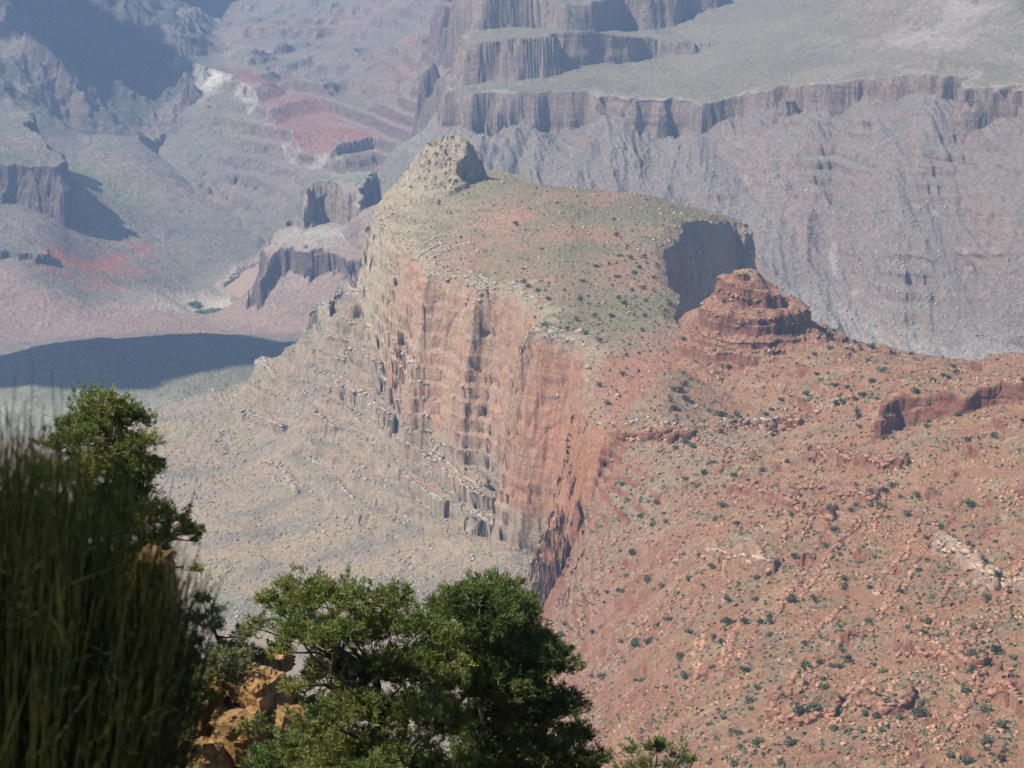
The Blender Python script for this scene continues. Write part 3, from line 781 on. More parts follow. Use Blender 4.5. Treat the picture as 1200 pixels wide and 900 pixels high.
# ------------------------------------------------------------------ ground materials
def ground_material(name, bump_scale, bump, speck_scale, bed, rough=0.95):
    m = bpy.data.materials.new(name)
    m.use_nodes = True
    t = m.node_tree; bs = t.nodes['Principled BSDF']
    bs.inputs['Roughness'].default_value = rough
    bs.inputs['Specular IOR Level'].default_value = 0.15
    at = t.nodes.new('ShaderNodeAttribute'); at.attribute_name = 'soil'
    tc = t.nodes.new('ShaderNodeTexCoord')
    vo = t.nodes.new('ShaderNodeTexNoise'); vo.inputs['Scale'].default_value = speck_scale; vo.inputs['Detail'].default_value = 6; vo.inputs['Roughness'].default_value = 0.7
    rp = t.nodes.new('ShaderNodeMapRange'); rp.inputs['From Min'].default_value = 0.3; rp.inputs['From Max'].default_value = 0.7
    rp.inputs['To Min'].default_value = 0.72; rp.inputs['To Max'].default_value = 1.28
    # thin beds: noise squeezed along the vertical
    mpg = t.nodes.new('ShaderNodeMapping'); mpg.inputs['Scale'].default_value = (bed * 0.05, bed * 0.05, bed)
    bd = t.nodes.new('ShaderNodeTexNoise'); bd.inputs['Scale'].default_value = 1.0; bd.inputs['Detail'].default_value = 7; bd.inputs['Roughness'].default_value = 0.75
    t.links.new(tc.outputs['Object'], mpg.inputs['Vector']); t.links.new(mpg.outputs[0], bd.inputs['Vector'])
    mu = t.nodes.new('ShaderNodeVectorMath'); mu.operation = 'SCALE'
    t.links.new(tc.outputs['Object'], vo.inputs['Vector'])
    t.links.new(vo.outputs['Fac'], rp.inputs['Value'])
    t.links.new(at.outputs['Color'], mu.inputs[0]); t.links.new(rp.outputs[0], mu.inputs['Scale'])
    t.links.new(mu.outputs[0], bs.inputs['Base Color'])
    no = t.nodes.new('ShaderNodeTexNoise'); no.inputs['Scale'].default_value = bump_scale; no.inputs['Detail'].default_value = 8; no.inputs['Roughness'].default_value = 0.75
    bu = t.nodes.new('ShaderNodeBump'); bu.inputs['Strength'].default_value = 1.0; bu.inputs['Distance'].default_value = bump
    t.links.new(tc.outputs['Object'], no.inputs['Vector'])
    bb = t.nodes.new('ShaderNodeBump'); bb.inputs['Strength'].default_value = 1.0; bb.inputs['Distance'].default_value = bump * 1.6
    t.links.new(tc.outputs['Object'], no.inputs['Vector'])
    t.links.new(bd.outputs['Fac'], bb.inputs['Height']); t.links.new(bb.outputs[0], bu.inputs['Normal'])
    t.links.new(no.outputs['Fac'], bu.inputs['Height']); t.links.new(bu.outputs[0], bs.inputs['Normal'])
    return m

M_NEAR = ground_material('red_sandstone_soil', 0.16, 3.6, 0.35, 0.16)
M_FAR = ground_material('distant_rock_soil', 0.05, 8.0, 0.10, 0.06)

# which stretch of country each face belongs to
u_ = GX / GY
reg = np.zeros(GX.shape, np.int8)                       # 0 talus slope
reg[(GX + 10 - 0.25 * np.maximum(GY - 2300, 0) > 0) & (GY < 3900)] = 1   # red hillside
reg[(GY > 3900)] = 2                                    # tableland
reg[(GY > 4880)] = 3                                    # valley floor
reg[(MK['wallz'] > 0.5)] = 4                            # canyon wall
reg[(MK['redh'] > 0.5)] = 5                             # red hills
reg[(MK['gorge'] > 0.5)] = 6                            # gorge
reg[(MK['mesa'] < 300) | ((MK['thumb'] > 2) & (MK['mesa'] < 60))] = 7
reg[(MK['knob'] < 99)] = 8
reg[(MK['spur_top'] < 60) | (MK['spur_foot'] < 60)] = 9
reg[(MK['left_outcrop'] < 40)] = 10
reg[(MK['left_outcrop_low'] < 40)] = 11
reg[(MK['red_ledge'] > -16) & (MK['red_ledge'] < 30)] = 12
REGIONS = [
 ('talus_slope', 'grey and tan talus slope falling away below the left cliff of the mesa', 'slope', M_NEAR),
 ('red_hillside', 'red rocky hillside dotted with dark bushes on the right', 'hillside', M_NEAR),
 ('tableland', 'low green tableland lying in cloud shadow beyond the talus slope', 'tableland', M_FAR),
 ('valley_floor', 'hazy valley floor with a broad grey fan, red patches and pale sand beside the river', 'valley', M_FAR),
 ('canyon_wall', 'hazy far canyon wall with banded cliffs, grey green benches and lilac talus', 'canyon wall', M_FAR),
 ('red_hills', 'hazy red and mauve hills with thin dark bands above the white ledge', 'hills', M_FAR),
 ('gorge_cliffs', 'dark blue shaded gorge cliffs at the far upper left', 'cliffs', M_FAR),
 ('mesa', 'long flat topped mesa with a sheer pink and red cliff on its left side', 'mesa', M_NEAR),
 ('butte', 'small stepped red butte standing on the neck behind the red hillside', 'butte', M_NEAR),
 ('rock_spur', 'dark rock spur with pale rubble and a columned cliff beyond the nose of the mesa', 'spur', M_FAR),
 ('rock_outcrop', 'pale outcrop with a dark cliff foot above the grey fan on the far left', 'outcrop', M_FAR),
 ('rock_outcrop', 'low dark broken outcrop left of the red patches at the edge of the valley', 'outcrop', M_FAR),
 ('rock_ledge', 'dark red overhanging ledge at the top of the right hillside', 'ledge', M_NEAR),
]

def build_ground():
    nc, nr = GX.shape
    idx = np.arange(nc * nr).reshape(nc, nr)
    quads = np.stack([idx[:-1, :-1], idx[1:, :-1], idx[1:, 1:], idx[:-1, 1:]], -1).reshape(-1, 4)
    fr = reg[:-1, :-1].reshape(-1)
    pts = np.stack([GX2, GY2, GZ2 + CAM_Z], -1).reshape(-1, 3)
    colr = COL.reshape(-1, 3)
    nn = NRM.reshape(-1, 3)
    for i, (name, label, cat, mat) in enumerate(REGIONS):
        q = quads[fr == i]
        if not len(q):
            continue
        used, inv = np.unique(q, return_inverse=True)
        inv = inv.reshape(-1, 4)
        me = bpy.data.meshes.new(name)
        me.vertices.add(len(used)); me.vertices.foreach_set('co', pts[used].astype(np.float32).ravel())
        me.loops.add(len(inv) * 4); me.loops.foreach_set('vertex_index', inv.astype(np.int32).ravel())
        me.polygons.add(len(inv)); me.polygons.foreach_set('loop_start', np.arange(0, len(inv) * 4, 4, dtype=np.int32))
        me.polygons.foreach_set('use_smooth', np.ones(len(inv), bool))
        at = me.attributes.new('soil', 'FLOAT_COLOR', 'POINT')
        at.data.foreach_set('color', np.concatenate([colr[used], np.ones((len(used), 1), np.float32)], 1).astype(np.float32).ravel())
        me.update(calc_edges=True)
        me.normals_split_custom_set_from_vertices(nn[used].astype(np.float32).tolist()) if False else None
        me.materials.append(mat)
        o = bpy.data.objects.new(name, me); C.objects.link(o)
        o['kind'] = 'structure'; o['label'] = label; o['category'] = cat

build_ground()
# ------------------------------------------------------------------ river, air and clouds
def simple_mesh(name, verts, faces, mat=None, smooth=False):
    me = bpy.data.meshes.new(name)
    me.from_pydata([tuple(v) for v in verts], [], [tuple(f) for f in faces])
    if smooth:
        for p in me.polygons: p.use_smooth = True
    me.update()
    if mat: me.materials.append(mat)
    o = bpy.data.objects.new(name, me); C.objects.link(o)
    return o

m = bpy.data.materials.new('muddy_water'); m.use_nodes = True
bs = m.node_tree.nodes['Principled BSDF']
bs.inputs['Base Color'].default_value = (0.42, 0.27, 0.17, 1); bs.inputs['Roughness'].default_value = 0.35
nz = m.node_tree.nodes.new('ShaderNodeTexNoise'); nz.inputs['Scale'].default_value = 0.06
bp = m.node_tree.nodes.new('ShaderNodeBump'); bp.inputs['Distance'].default_value = 1.0
m.node_tree.links.new(nz.outputs['Fac'], bp.inputs['Height']); m.node_tree.links.new(bp.outputs[0], bs.inputs['Normal'])
def river():
    vs, fs = [], []
    for i, (x, y) in enumerate(RIVER):
        a = np.array(RIVER[max(i - 1, 0)]); b = np.array(RIVER[min(i + 1, len(RIVER) - 1)])
        d = (b - a) / np.linalg.norm(b - a); n = np.array([-d[1], d[0]])
        for s in (-1, 1):
            q = np.array([x, y]) + n * s * 60
            vs.append((q[0], q[1], -1338.5 + CAM_Z))
        if i: fs.append((2 * i - 2, 2 * i - 1, 2 * i + 1, 2 * i))
    o = simple_mesh('river', vs, fs, m)
    o['kind'] = 'structure'; o['label'] = 'muddy tan river at the bottom of the canyon'; o['category'] = 'river'
river()

def haze():
    x0, x1, y0, y1, z0, z1 = -4300, 4300, -60, 12300, -200.0, CAM_Z + 12
    zb = min(float(GZ2.min()) + CAM_Z - 1.0, z0)
    v = [(x, y, z) for x in (x0, x1) for y in (y0, y1) for z in (zb, z1)]
    f = [(0, 1, 3, 2), (4, 6, 7, 5), (0, 4, 5, 1), (2, 3, 7, 6), (0, 2, 6, 4), (1, 5, 7, 3)]
    mt = bpy.data.materials.new('haze'); mt.use_nodes = True
    t = mt.node_tree
    t.nodes.remove(t.nodes['Principled BSDF'])
    pv = t.nodes.new('ShaderNodeVolumePrincipled')
    pv.inputs['Color'].default_value = (*HAZE_COLOR, 1); pv.inputs['Density'].default_value = HAZE_DENSITY
    pv.inputs['Anisotropy'].default_value = 0.1
    t.links.new(pv.outputs[0], t.nodes['Material Output'].inputs['Volume'])
    o = simple_mesh('haze', v, f, mt)
    o['kind'] = 'stuff'; o['label'] = 'pale blue haze filling the canyon'; o['category'] = 'haze'
haze()

def cloud(cx, cy, tz, rx, ry, seed, high, rot=0.0):
    """a flat-bottomed cumulus high over the canyon; (cx, cy, tz) is where its shadow lands"""
    h = high - tz
    k = h / SUN_DIR.z
    ox, oy = cx + SUN_DIR.x * k, cy + SUN_DIR.y * k
    n_, m_ = 90, 60
    th = np.linspace(0, 2 * np.pi, n_, endpoint=False)
    ph = np.linspace(-np.pi / 2, np.pi / 2, m_)
    T, Pp = np.meshgrid(th, ph)
    X = np.cos(T) * np.cos(Pp); Y = np.sin(T) * np.cos(Pp); Z = np.sin(Pp)
    r = 1 + 0.30 * n3(X, Y, Z, (0.7, 0.7, 0.7), seed) + 0.24 * np.abs(n3(X, Y, Z, (0.33, 0.33, 0.33), seed + 1)) + 0.08 * np.abs(n3(X, Y, Z, (0.15, 0.15, 0.15), seed + 2))
    X, Y, Z = X * r * rx, Y * r * ry, np.where(Z < 0, 0.12, 0.55) * Z * r * min(rx, ry)
    cr, sr = math.cos(rot), math.sin(rot)
    X, Y = X * cr - Y * sr, X * sr + Y * cr
    v = np.stack([X + ox, Y + oy, Z + high + CAM_Z], -1).reshape(-1, 3)
    f = [(j * n_ + i, j * n_ + (i + 1) % n_, (j + 1) * n_ + (i + 1) % n_, (j + 1) * n_ + i) for j in range(m_ - 1) for i in range(n_)]
    mt = bpy.data.materials.get('cloud_white')
    if mt is None:
        mt = bpy.data.materials.new('cloud_white'); mt.use_nodes = True
        mt.node_tree.nodes['Principled BSDF'].inputs['Base Color'].default_value = (0.85, 0.86, 0.88, 1)
        mt.node_tree.nodes['Principled BSDF'].inputs['Roughness'].default_value = 1
    o = simple_mesh('cloud', v, f, mt, True)
    o['kind'] = 'stuff'; o['label'] = 'white cumulus cloud high over the canyon'; o['category'] = 'cloud'; o['group'] = 'clouds over the canyon'
    return o
cloud(-720, 4500, -1120, 320, 205, 401, 900, 0.34)
cloud(*P(95, 70, 8300), 230, 480, 411, 1000)
cloud(*P(180, 118, 8000), 170, 260, 431, 1000)
cloud(*P(222, 8, 10000), 240, 420, 421, 1000)
# ------------------------------------------------------------------ what grows and lies on the slopes
def flat_mat(name, rgb, var=0.25, rough=0.9, scale=0.6, rand=0.0):
    m = bpy.data.materials.new(name); m.use_nodes = True
    t = m.node_tree; bs = t.nodes['Principled BSDF']
    bs.inputs['Roughness'].default_value = rough; bs.inputs['Specular IOR Level'].default_value = 0.2
    tc = t.nodes.new('ShaderNodeTexCoord')
    no = t.nodes.new('ShaderNodeTexNoise'); no.inputs['Scale'].default_value = scale; no.inputs['Detail'].default_value = 4
    cr = t.nodes.new('ShaderNodeValToRGB')
    cr.color_ramp.elements[0].position = 0.3; cr.color_ramp.elements[1].position = 0.7
    cr.color_ramp.elements[0].color = (*[v * (1 - var) for v in rgb], 1); cr.color_ramp.elements[1].color = (*[v * (1 + var) for v in rgb], 1)
    t.links.new(tc.outputs['Object'], no.inputs['Vector']); t.links.new(no.outputs['Fac'], cr.inputs['Fac'])
    if rand:
        oi = t.nodes.new('ShaderNodeObjectInfo')
        hs = t.nodes.new('ShaderNodeHueSaturation')
        mr = t.nodes.new('ShaderNodeMapRange'); mr.inputs['To Min'].default_value = 1 - rand; mr.inputs['To Max'].default_value = 1 + rand
        t.links.new(oi.outputs['Random'], mr.inputs['Value']); t.links.new(mr.outputs[0], hs.inputs['Value'])
        t.links.new(cr.outputs['Color'], hs.inputs['Color']); t.links.new(hs.outputs[0], bs.inputs['Base Color'])
    else:
        t.links.new(cr.outputs['Color'], bs.inputs['Base Color'])
    return m

M_JUN = flat_mat('juniper_foliage', (0.075, 0.095, 0.042), 0.35, 0.8, 0.9, 0.3)
M_SCRUB = flat_mat('dry_scrub', (0.15, 0.145, 0.085), 0.3, 0.9, 0.05)
M_RED = flat_mat('red_sandstone', (0.36, 0.205, 0.125), 0.3, 0.95, 0.08)
M_LEDGE = flat_mat('dark_red_ledge_rock', (0.30, 0.16, 0.10), 0.35, 0.95, 0.1)
M_GREY = flat_mat('grey_limestone', (0.34, 0.29, 0.235), 0.3, 0.95, 0.08)
M_PALE = flat_mat('pale_sandstone', (0.43, 0.30, 0.21), 0.25, 0.95, 0.2)

rng = np.random.default_rng(77)
PX, PY, PD = project(GX2, GY2, GZ2)
# a coarse depth image of the ground, to know what stands in view
def visible_mask():
    W, H = 300, 225
    ix = np.floor(PX / 4).astype(int); iy = np.floor(PY / 4).astype(int)
    ok = (ix >= 0) & (ix < W) & (iy >= 0) & (iy < H)
    zb = np.full(W * H, 1e9)
    np.minimum.at(zb, (iy * W + ix)[ok], PD[ok])
    v = np.zeros(PX.shape, bool)
    v[ok] = PD[ok] <= zb[(iy * W + ix)[ok]] * 1.0 + 60 + 0.03 * PD[ok]
    return v, ok
VIS, INF = visible_mask()

def pick(weight, n, mind=0.0):
    """indices of n ground points drawn by weight, no two closer than mind metres"""
    wv = (weight * 1.0).ravel()
    ii = rng.choice(len(wv), size=min(int(n * 1.6), int((wv > 0).sum())), replace=False, p=wv / wv.sum())
    if mind > 0:
        keep, cells = [], {}
        xs, ys = GX2.ravel(), GY2.ravel()
        for i in ii:
            c = (int(xs[i] / mind), int(ys[i] / mind))
            if any((c[0] + a, c[1] + b) in cells for a in (-1, 0, 1) for b in (-1, 0, 1)):
                continue
            cells[c] = 1; keep.append(i)
            if len(keep) >= n: break
        ii = np.array(keep)
    return ii[:n]

fx, fy, fz = GX2.ravel(), GY2.ravel(), GZ2.ravel()
gentle = (NRM[..., 2] > 0.62) * (MK['steep'] < 0.5)
near_ok = (GY < 3950) & INF & gentle
onm = reg == 7
redm = (reg == 1) | (reg == 8) | (reg == 12)
tal = (reg == 0)

# boulders and rubble: angular blocks
def block_mesh(n, r):
    """n jittered blocks as vertices (n,8,3) of unit size"""
    b = np.array([(x, y, z) for x in (-.5, .5) for y in (-.5, .5) for z in (-.5, .5)])
    v = b[None] * r.uniform(0.65, 1.3, (n, 1, 3)) * np.array([1, 1, 0.75]) + r.normal(0, 0.13, (n, 8, 3))
    a = r.uniform(0, 2 * np.pi, n); tl = r.normal(0, 0.35, (n, 2))
    ca, sa = np.cos(a), np.sin(a)
    x = v[..., 0] * ca[:, None] - v[..., 1] * sa[:, None]; y = v[..., 0] * sa[:, None] + v[..., 1] * ca[:, None]
    z = v[..., 2] + x * tl[:, :1] + y * tl[:, 1:]
    return np.stack([x, y, z], -1)
BF = np.array([(0, 1, 3, 2), (4, 6, 7, 5), (0, 4, 5, 1), (2, 3, 7, 6), (0, 2, 6, 4), (1, 5, 7, 3)])

def fast_mesh(name, v, f, mat, smooth=False):
    me = bpy.data.meshes.new(name)
    f = np.asarray(f, np.int32); k = f.shape[1]
    me.vertices.add(len(v)); me.vertices.foreach_set('co', np.asarray(v, np.float32).ravel())
    me.loops.add(f.size); me.loops.foreach_set('vertex_index', f.ravel())
    me.polygons.add(len(f)); me.polygons.foreach_set('loop_start', np.arange(0, f.size, k, dtype=np.int32))
    if smooth: me.polygons.foreach_set('use_smooth', np.ones(len(f), bool))
    me.update(calc_edges=True)
    for m_ in (mat if isinstance(mat, (list, tuple)) else [mat]):
        me.materials.append(m_)
    return me

def link(name, me, label=None, cat=None, group=None, kind=None, parent=None):
    o = bpy.data.objects.new(name, me); C.objects.link(o)
    if label: o['label'] = label
    if cat: o['category'] = cat
    if group: o['group'] = group
    if kind: o['kind'] = kind
    if parent: o.parent = parent
    return o

def rubble(name, weight, n, size, mat, label):
    ii = pick(weight, n)
    v = block_mesh(len(ii), rng)
    s = size[0] + (size[1] - size[0]) * rng.random(len(ii)) ** 4.5
    v = v * s[:, None, None] + np.stack([fx[ii], fy[ii], fz[ii] + CAM_Z + 0.12 * s], -1)[:, None, :]
    f = (BF[None] + 8 * np.arange(len(ii))[:, None, None]).reshape(-1, 4)
    link(name, fast_mesh(name, v.reshape(-1, 3), f, mat), label, 'rubble', None, 'stuff')

rocky = np.clip(0.35 + 1.6 * n2(GX + 0.5 * GY, GY, 70, 501) + 0.9 * n2(GX, GY, 22, 502), 0.02, 1.5)
rubble('rubble', near_ok * redm * rocky * np.clip(GY / 2200, 0, 1), 9000, (0.7, 2.7), M_RED, 'loose red stones strewn over the right hillside')
rubble('rubble', near_ok * redm * rocky * np.clip(GY / 2200, 0, 1), 1200, (0.6, 2.2), M_PALE, 'paler sandstone chips among the red stones of the hillside')
rubble('rubble', near_ok * tal * rocky, 10000, (0.9, 3.4), M_GREY, 'loose grey stones strewn down the talus slope')
rubble('rubble', near_ok * onm * (GZ < -600) * np.where(GY > 3150, 1.0, 0.35), 1800, (0.8, 3.0), M_PALE, 'pale stones lying on the mesa top and its shoulder')
farw = (reg == 4) & INF & VIS & (MK['steep'] < 0.5)
rubble('rubble', farw * (GZ < -950) * np.clip(MK['wg'] + 0.2, 0.05, 2), 3000, (1.6, 4.6), M_GREY, 'fallen blocks on the talus of the far canyon wall')

# single boulders big enough to point at
def boulder_set(weight, n, size, mat, name, cat, place, mind):
    protos = []
    for k in range(5):
        r = np.random.default_rng(900 + k + len(place))
        import bmesh as bm_
        b = bm_.new()
        bm_.ops.create_icosphere(b, subdivisions=2, radius=0.5)
        for vtx in b.verts:
            p = np.array(vtx.co)
            d = np.round(p * 2.6 + r.normal(0, 0.10, 3)) / 2.6
            q = 0.45 * p + 0.55 * d
            vtx.co = Vector(q * np.array([1.15, 0.95, 0.75]))
        me = bpy.data.meshes.new(name); b.to_mesh(me); b.free(); me.materials.append(mat)
        protos.append(me)
    ii = pick(weight, n, mind)
    src = None
    for j, i in enumerate(ii):
        if j < 5:
            o = bpy.data.objects.new(name, protos[j])
            src = o
        else:
            o = src.copy(); o.data = protos[j % 5]
        C.objects.link(o)
        s = size[0] + (size[1] - size[0]) * rng.random() ** 2
        o.location = (fx[i], fy[i], fz[i] + CAM_Z + 0.14 * s)
        o.rotation_euler = (rng.normal(0, 0.25), rng.normal(0, 0.25), rng.uniform(0, 6.28))
        o.scale = (s, s, s * rng.uniform(0.7, 1.1))
        big = 'large' if s > (size[0] + size[1]) / 2 else 'small'
        o['label'] = f'{big} {place}'; o['category'] = cat; o['group'] = f'{big} {place}s'.replace('boulder ', 'boulders ').rstrip('s')
boulder_set(near_ok * VIS * redm * (GY < 2500), 60, (2.4, 5.6), M_RED, 'boulder', 'boulder', 'red sandstone boulder lying loose on the right hillside', 14)
boulder_set(near_ok * VIS * redm * (GY < 2500), 14, (2.4, 4.8), M_PALE, 'boulder', 'boulder', 'pale sandstone boulder lying loose on the right hillside', 16)
boulder_set(near_ok * VIS * tal, 50, (3.0, 7.0), M_GREY, 'boulder', 'boulder', 'grey boulder resting on the talus slope under the cliff', 16)
boulder_set(near_ok * VIS * onm * (GZ < -600), 14, (3.2, 7.0), M_PALE, 'boulder', 'boulder', 'tan boulder resting on the mesa top', 16)

# broken ledges: beds of blocks that crop out along the slope
def blocks_along(line, name, size, mat, label, cat, group, jit=0.6, kind='structure', sink=0.1):
    line = np.asarray(line, float)
    seg = np.linalg.norm(np.diff(line, axis=0), axis=1); L = np.concatenate([[0], np.cumsum(seg)])
    pos, s, t = [], [], 0.0
    while t < L[-1]:
        q = size[0] + (size[1] - size[0]) * rng.random() ** 1.5
        if rng.random() < 0.86:
            pos.append([np.interp(t, L, line[:, 0]) + rng.normal(0, jit), np.interp(t, L, line[:, 1]) + rng.normal(0, jit)]); s.append(q)
        t += q * rng.uniform(0.5, 0.95)
    if len(pos) < 3: return
    pos = np.array(pos); s = np.array(s)
    z = height(pos[:, 0], pos[:, 1]) + CAM_Z
    v = block_mesh(len(s), rng)
    v = v * (s[:, None, None] * np.array([1.15, 1.0, 0.8])) + np.stack([pos[:, 0], pos[:, 1], z + sink * s], -1)[:, None, :]
    f = (BF[None] + 8 * np.arange(len(s))[:, None, None]).reshape(-1, 4)
    link(name, fast_mesh(name, v.reshape(-1, 3), f, mat), label, cat, group, kind)

def contour(x, y, length, step=2.0):
    pts = []
    for sgn in (1, -1):
        px_, py_ = x, y; half = []
        for k in range(int(length / 2 / step)):
            e = 12.0
            xs = np.array([px_ + e, px_ - e, px_, px_]); ys = np.array([py_, py_, py_ + e, py_ - e])
            zz = BASE(xs, ys)
            gx, gy = (zz[0] - zz[1]), (zz[2] - zz[3])
            g = math.hypot(gx, gy) + 1e-9
            px_ += -gy / g * step * sgn + rng.normal(0, 0.25); py_ += gx / g * step * sgn + rng.normal(0, 0.25)
            half.append((px_, py_))
        pts = half[::-1] + [(x, y)] + pts if sgn == 1 else pts + half
    return np.array(pts)

for k_, t_ in TIERS.items():
    if k_.startswith('ledge_'):
        n_ = (len(t_.o) + 1) // 2
        m_ = M_GREY if 'grey' in k_ else (M_PALE if ('pale' in k_ or 'tan' in k_) else M_LEDGE)
        nm = 'grey' if 'grey' in k_ else ('pale' if m_ is M_PALE else 'red')
        blocks_along(t_.o[:n_], 'rock_ledge', (1.6, 4.2), m_, f'broken {nm} rock ledge of stacked blocks on the slope', 'ledge', f'{nm} rock ledges on the slopes')
for k in range(46):
    px, py = rng.uniform(660, 1195), rng.uniform(520, 890)
    if px < 790: continue
    d = hit(px, py)
    q = P(px, py, d)
    for r_ in range(rng.integers(1, 3)):
        blocks_along(contour(q[0] + 5 * r_, q[1] + 7 * r_, rng.uniform(24, 130)), 'rock_ledge', (1.1, 3.3), M_LEDGE if rng.random() < 0.8 else M_RED, 'thin broken rock ledge running across the red hillside', 'ledge', 'thin ledges across the red hillside', 0.5)
for k in range(18):
    px, py = rng.uniform(260, 570), rng.uniform(440, 640)
    d = hit(px, py); q = P(px, py, d)
    if d > 3600 or q[0] > -15: continue
    blocks_along(contour(q[0], q[1], rng.uniform(20, 60)), 'rock_ledge', (1.4, 3.8), M_GREY, 'thin broken grey ledge running across the talus slope', 'ledge', 'thin ledges across the talus slope', 0.6)
lip_ = TIERS['near_lip'].o[:8]
for k, (dy_, sz_) in enumerate(((0, (2.0, 6.0)), (-9, (1.6, 4.5)), (10, (1.6, 4.5)))):
    blocks_along(lip_ + np.array([0.15 * dy_, dy_]), 'rock_ledge', sz_, (M_LEDGE, M_RED, M_GREY)[k], 'grey pink ledge band running right from the near end of the mesa', 'ledge', 'ledge band right of the mesa', 1.6, 'structure', -0.05)
# blocks of the mesa's cap along its rim
o_ = TIERS['mesa'].o
cen = o_.mean(0)
rim_in = o_ + (cen - o_) / np.linalg.norm(cen - o_, axis=1)[:, None] * 4.0
def strew(line, n, size, spread, mat, name, label, cat):
    line = np.asarray(line, float)
    k = rng.integers(0, len(line) - 1, n); t = rng.random(n)[:, None]
    pos = line[k] * (1 - t) + line[k + 1] * t + rng.normal(0, spread, (n, 2))
    s = size[0] + (size[1] - size[0]) * rng.random(n) ** 3
    z = height(pos[:, 0], pos[:, 1]) + CAM_Z
    v = block_mesh(n, rng) * (s[:, None, None] * np.array([1.2, 1.0, 0.7])) + np.stack([pos[:, 0], pos[:, 1], z - 0.05 * s], -1)[:, None, :]
    f = (BF[None] + 8 * np.arange(n)[:, None, None]).reshape(-1, 4)
    link(name, fast_mesh(name, v.reshape(-1, 3), f, mat), label, cat, None, 'stuff')
inw = o_ + (cen - o_) / np.linalg.norm(cen - o_, axis=1)[:, None] * 12.0
strew(inw[6:26], 330, (1.2, 5.0), 7.0, M_GREY, 'rubble', 'broken cap stones strewn along the lit rim of the mesa', 'rubble')
strew(inw[36:50], 90, (1.2, 4.5), 5.0, M_GREY, 'rubble', 'broken cap stones strewn above the shaded alcove of the mesa', 'rubble')
# fallen blocks about the butte's tiers
for r_, w_ in ((31, (1.2, 3.4)), (53, (1.2, 3.8)), (75, (1.0, 2.6))):
    a_ = np.linspace(math.pi * 0.95, math.pi * 2.1, 60)
    blocks_along(np.stack([KNOB[0] + 5 + (9 if r_ > 40 else 0) + r_ * np.cos(a_), KNOB[1] + r_ * 1.12 * np.sin(a_)], 1), 'ledge_block', w_, M_LEDGE, 'red blocks broken from a tier of the stepped butte', 'blocks', 'broken blocks on the tiers of the butte', 1.8, 'structure', -0.2)

# junipers: dark rounded bushes with a short stem
def tuft_cloud(r, n, lobes, size, flat=0.85):
    """leafy faces through a few lobes; returns vertices and quads"""
    cs = [(r.normal(0, 0.20, 3) * np.array([1, 1, 0.5]) + np.array([0, 0, 0.45]), r.uniform(0.24, 0.42)) for _ in range(lobes)]
    v = np.empty((n, 4, 3))
    for i in range(n):
        c, rad = cs[r.integers(lobes)]
        d = r.normal(size=3); d /= np.linalg.norm(d)
        p = c + d * rad * r.uniform(0.55, 1.05) * np.array([1, 1, flat])
        p[2] = max(p[2], 0.03)
        a = r.normal(size=3); a /= np.linalg.norm(a)
        b = np.cross(a, d + r.normal(0, 0.4, 3)); b /= np.linalg.norm(b) + 1e-9
        s = size * r.uniform(0.6, 1.4)
        v[i] = [p - a * s - b * s * 0.5, p + a * s - b * s * 0.5, p + a * s * 0.7 + b * s * 0.6, p - a * s * 0.7 + b * s * 0.6]
    return v.reshape(-1, 3), np.arange(4 * n).reshape(n, 4)

jun = []
for k in range(7):
    r = np.random.default_rng(600 + k)
    v, f = tuft_cloud(r, 170, 4 + k % 4, 0.085)
    t = np.array([(0.03 * math.cos(a), 0.03 * math.sin(a), z) for z in (-0.15, 0.3) for a in (0, 2.1, 4.2)])
    tf = np.array([(0, 1, 4, 3), (1, 2, 5, 4), (2, 0, 3, 5)]) + len(v)
    jun.append(fast_mesh('juniper_bush', np.concatenate([v, t]), np.concatenate([f, tf]), M_JUN))

den_top = onm * (GZ < -590) * (0.10 + 1.3 * blob(GX, GY, 150, 2900, 75, 230) + 0.6 * blob(GX, GY, 100, 2750, 110, 220) + 0.5 * blob(GX, GY, 200, 3330, 80, 90) + 0.35 * blob(GX, GY, -60, 3500, 110, 200)) * (MK['mesa'] < -6)
den_red = redm * np.clip(0.5 + 1.1 * n2(GX, GY, 90, 511) + 0.8 * n2(GX, GY, 30, 512), 0.03, 2.2) * (1 - 0.75 * sst(100, 60, MK['knob']))
den_red = den_red * (1 + 1.6 * blob(GX, GY, 330, 2430, 160, 40))
den_tal = tal * 0.06 * sst(-300, 0, GX) * (GY < 2700)
den_red = den_red * np.clip(GY / 2300, 0, 1.2) ** 2
dens = near_ok * VIS * (den_top + den_red * 0.85 + den_tal)
ii = pick(dens, 820, 5.0)
sz = 2.2 + 5.2 * rng.random(len(ii)) ** 2.0
app = sz / PD.ravel()[ii]
order = np.argsort(-app)
src = None
def where_is(i):
    r_ = reg.ravel()[i]
    if r_ == 7: return 'on the grassy mesa top'
    if r_ == 8 or MK['knob'].ravel()[i] < 140: return 'around the stepped butte'
    if r_ == 0: return 'on the talus beneath the cliff'
    if fy[i] > 2280: return 'on the neck below the skyline'
    if fy[i] > 1900: return 'high on the red hillside'
    if fx[i] < 190: return 'near the gully at the hillside foot'
    return 'low on the red hillside'
n_ind = 290
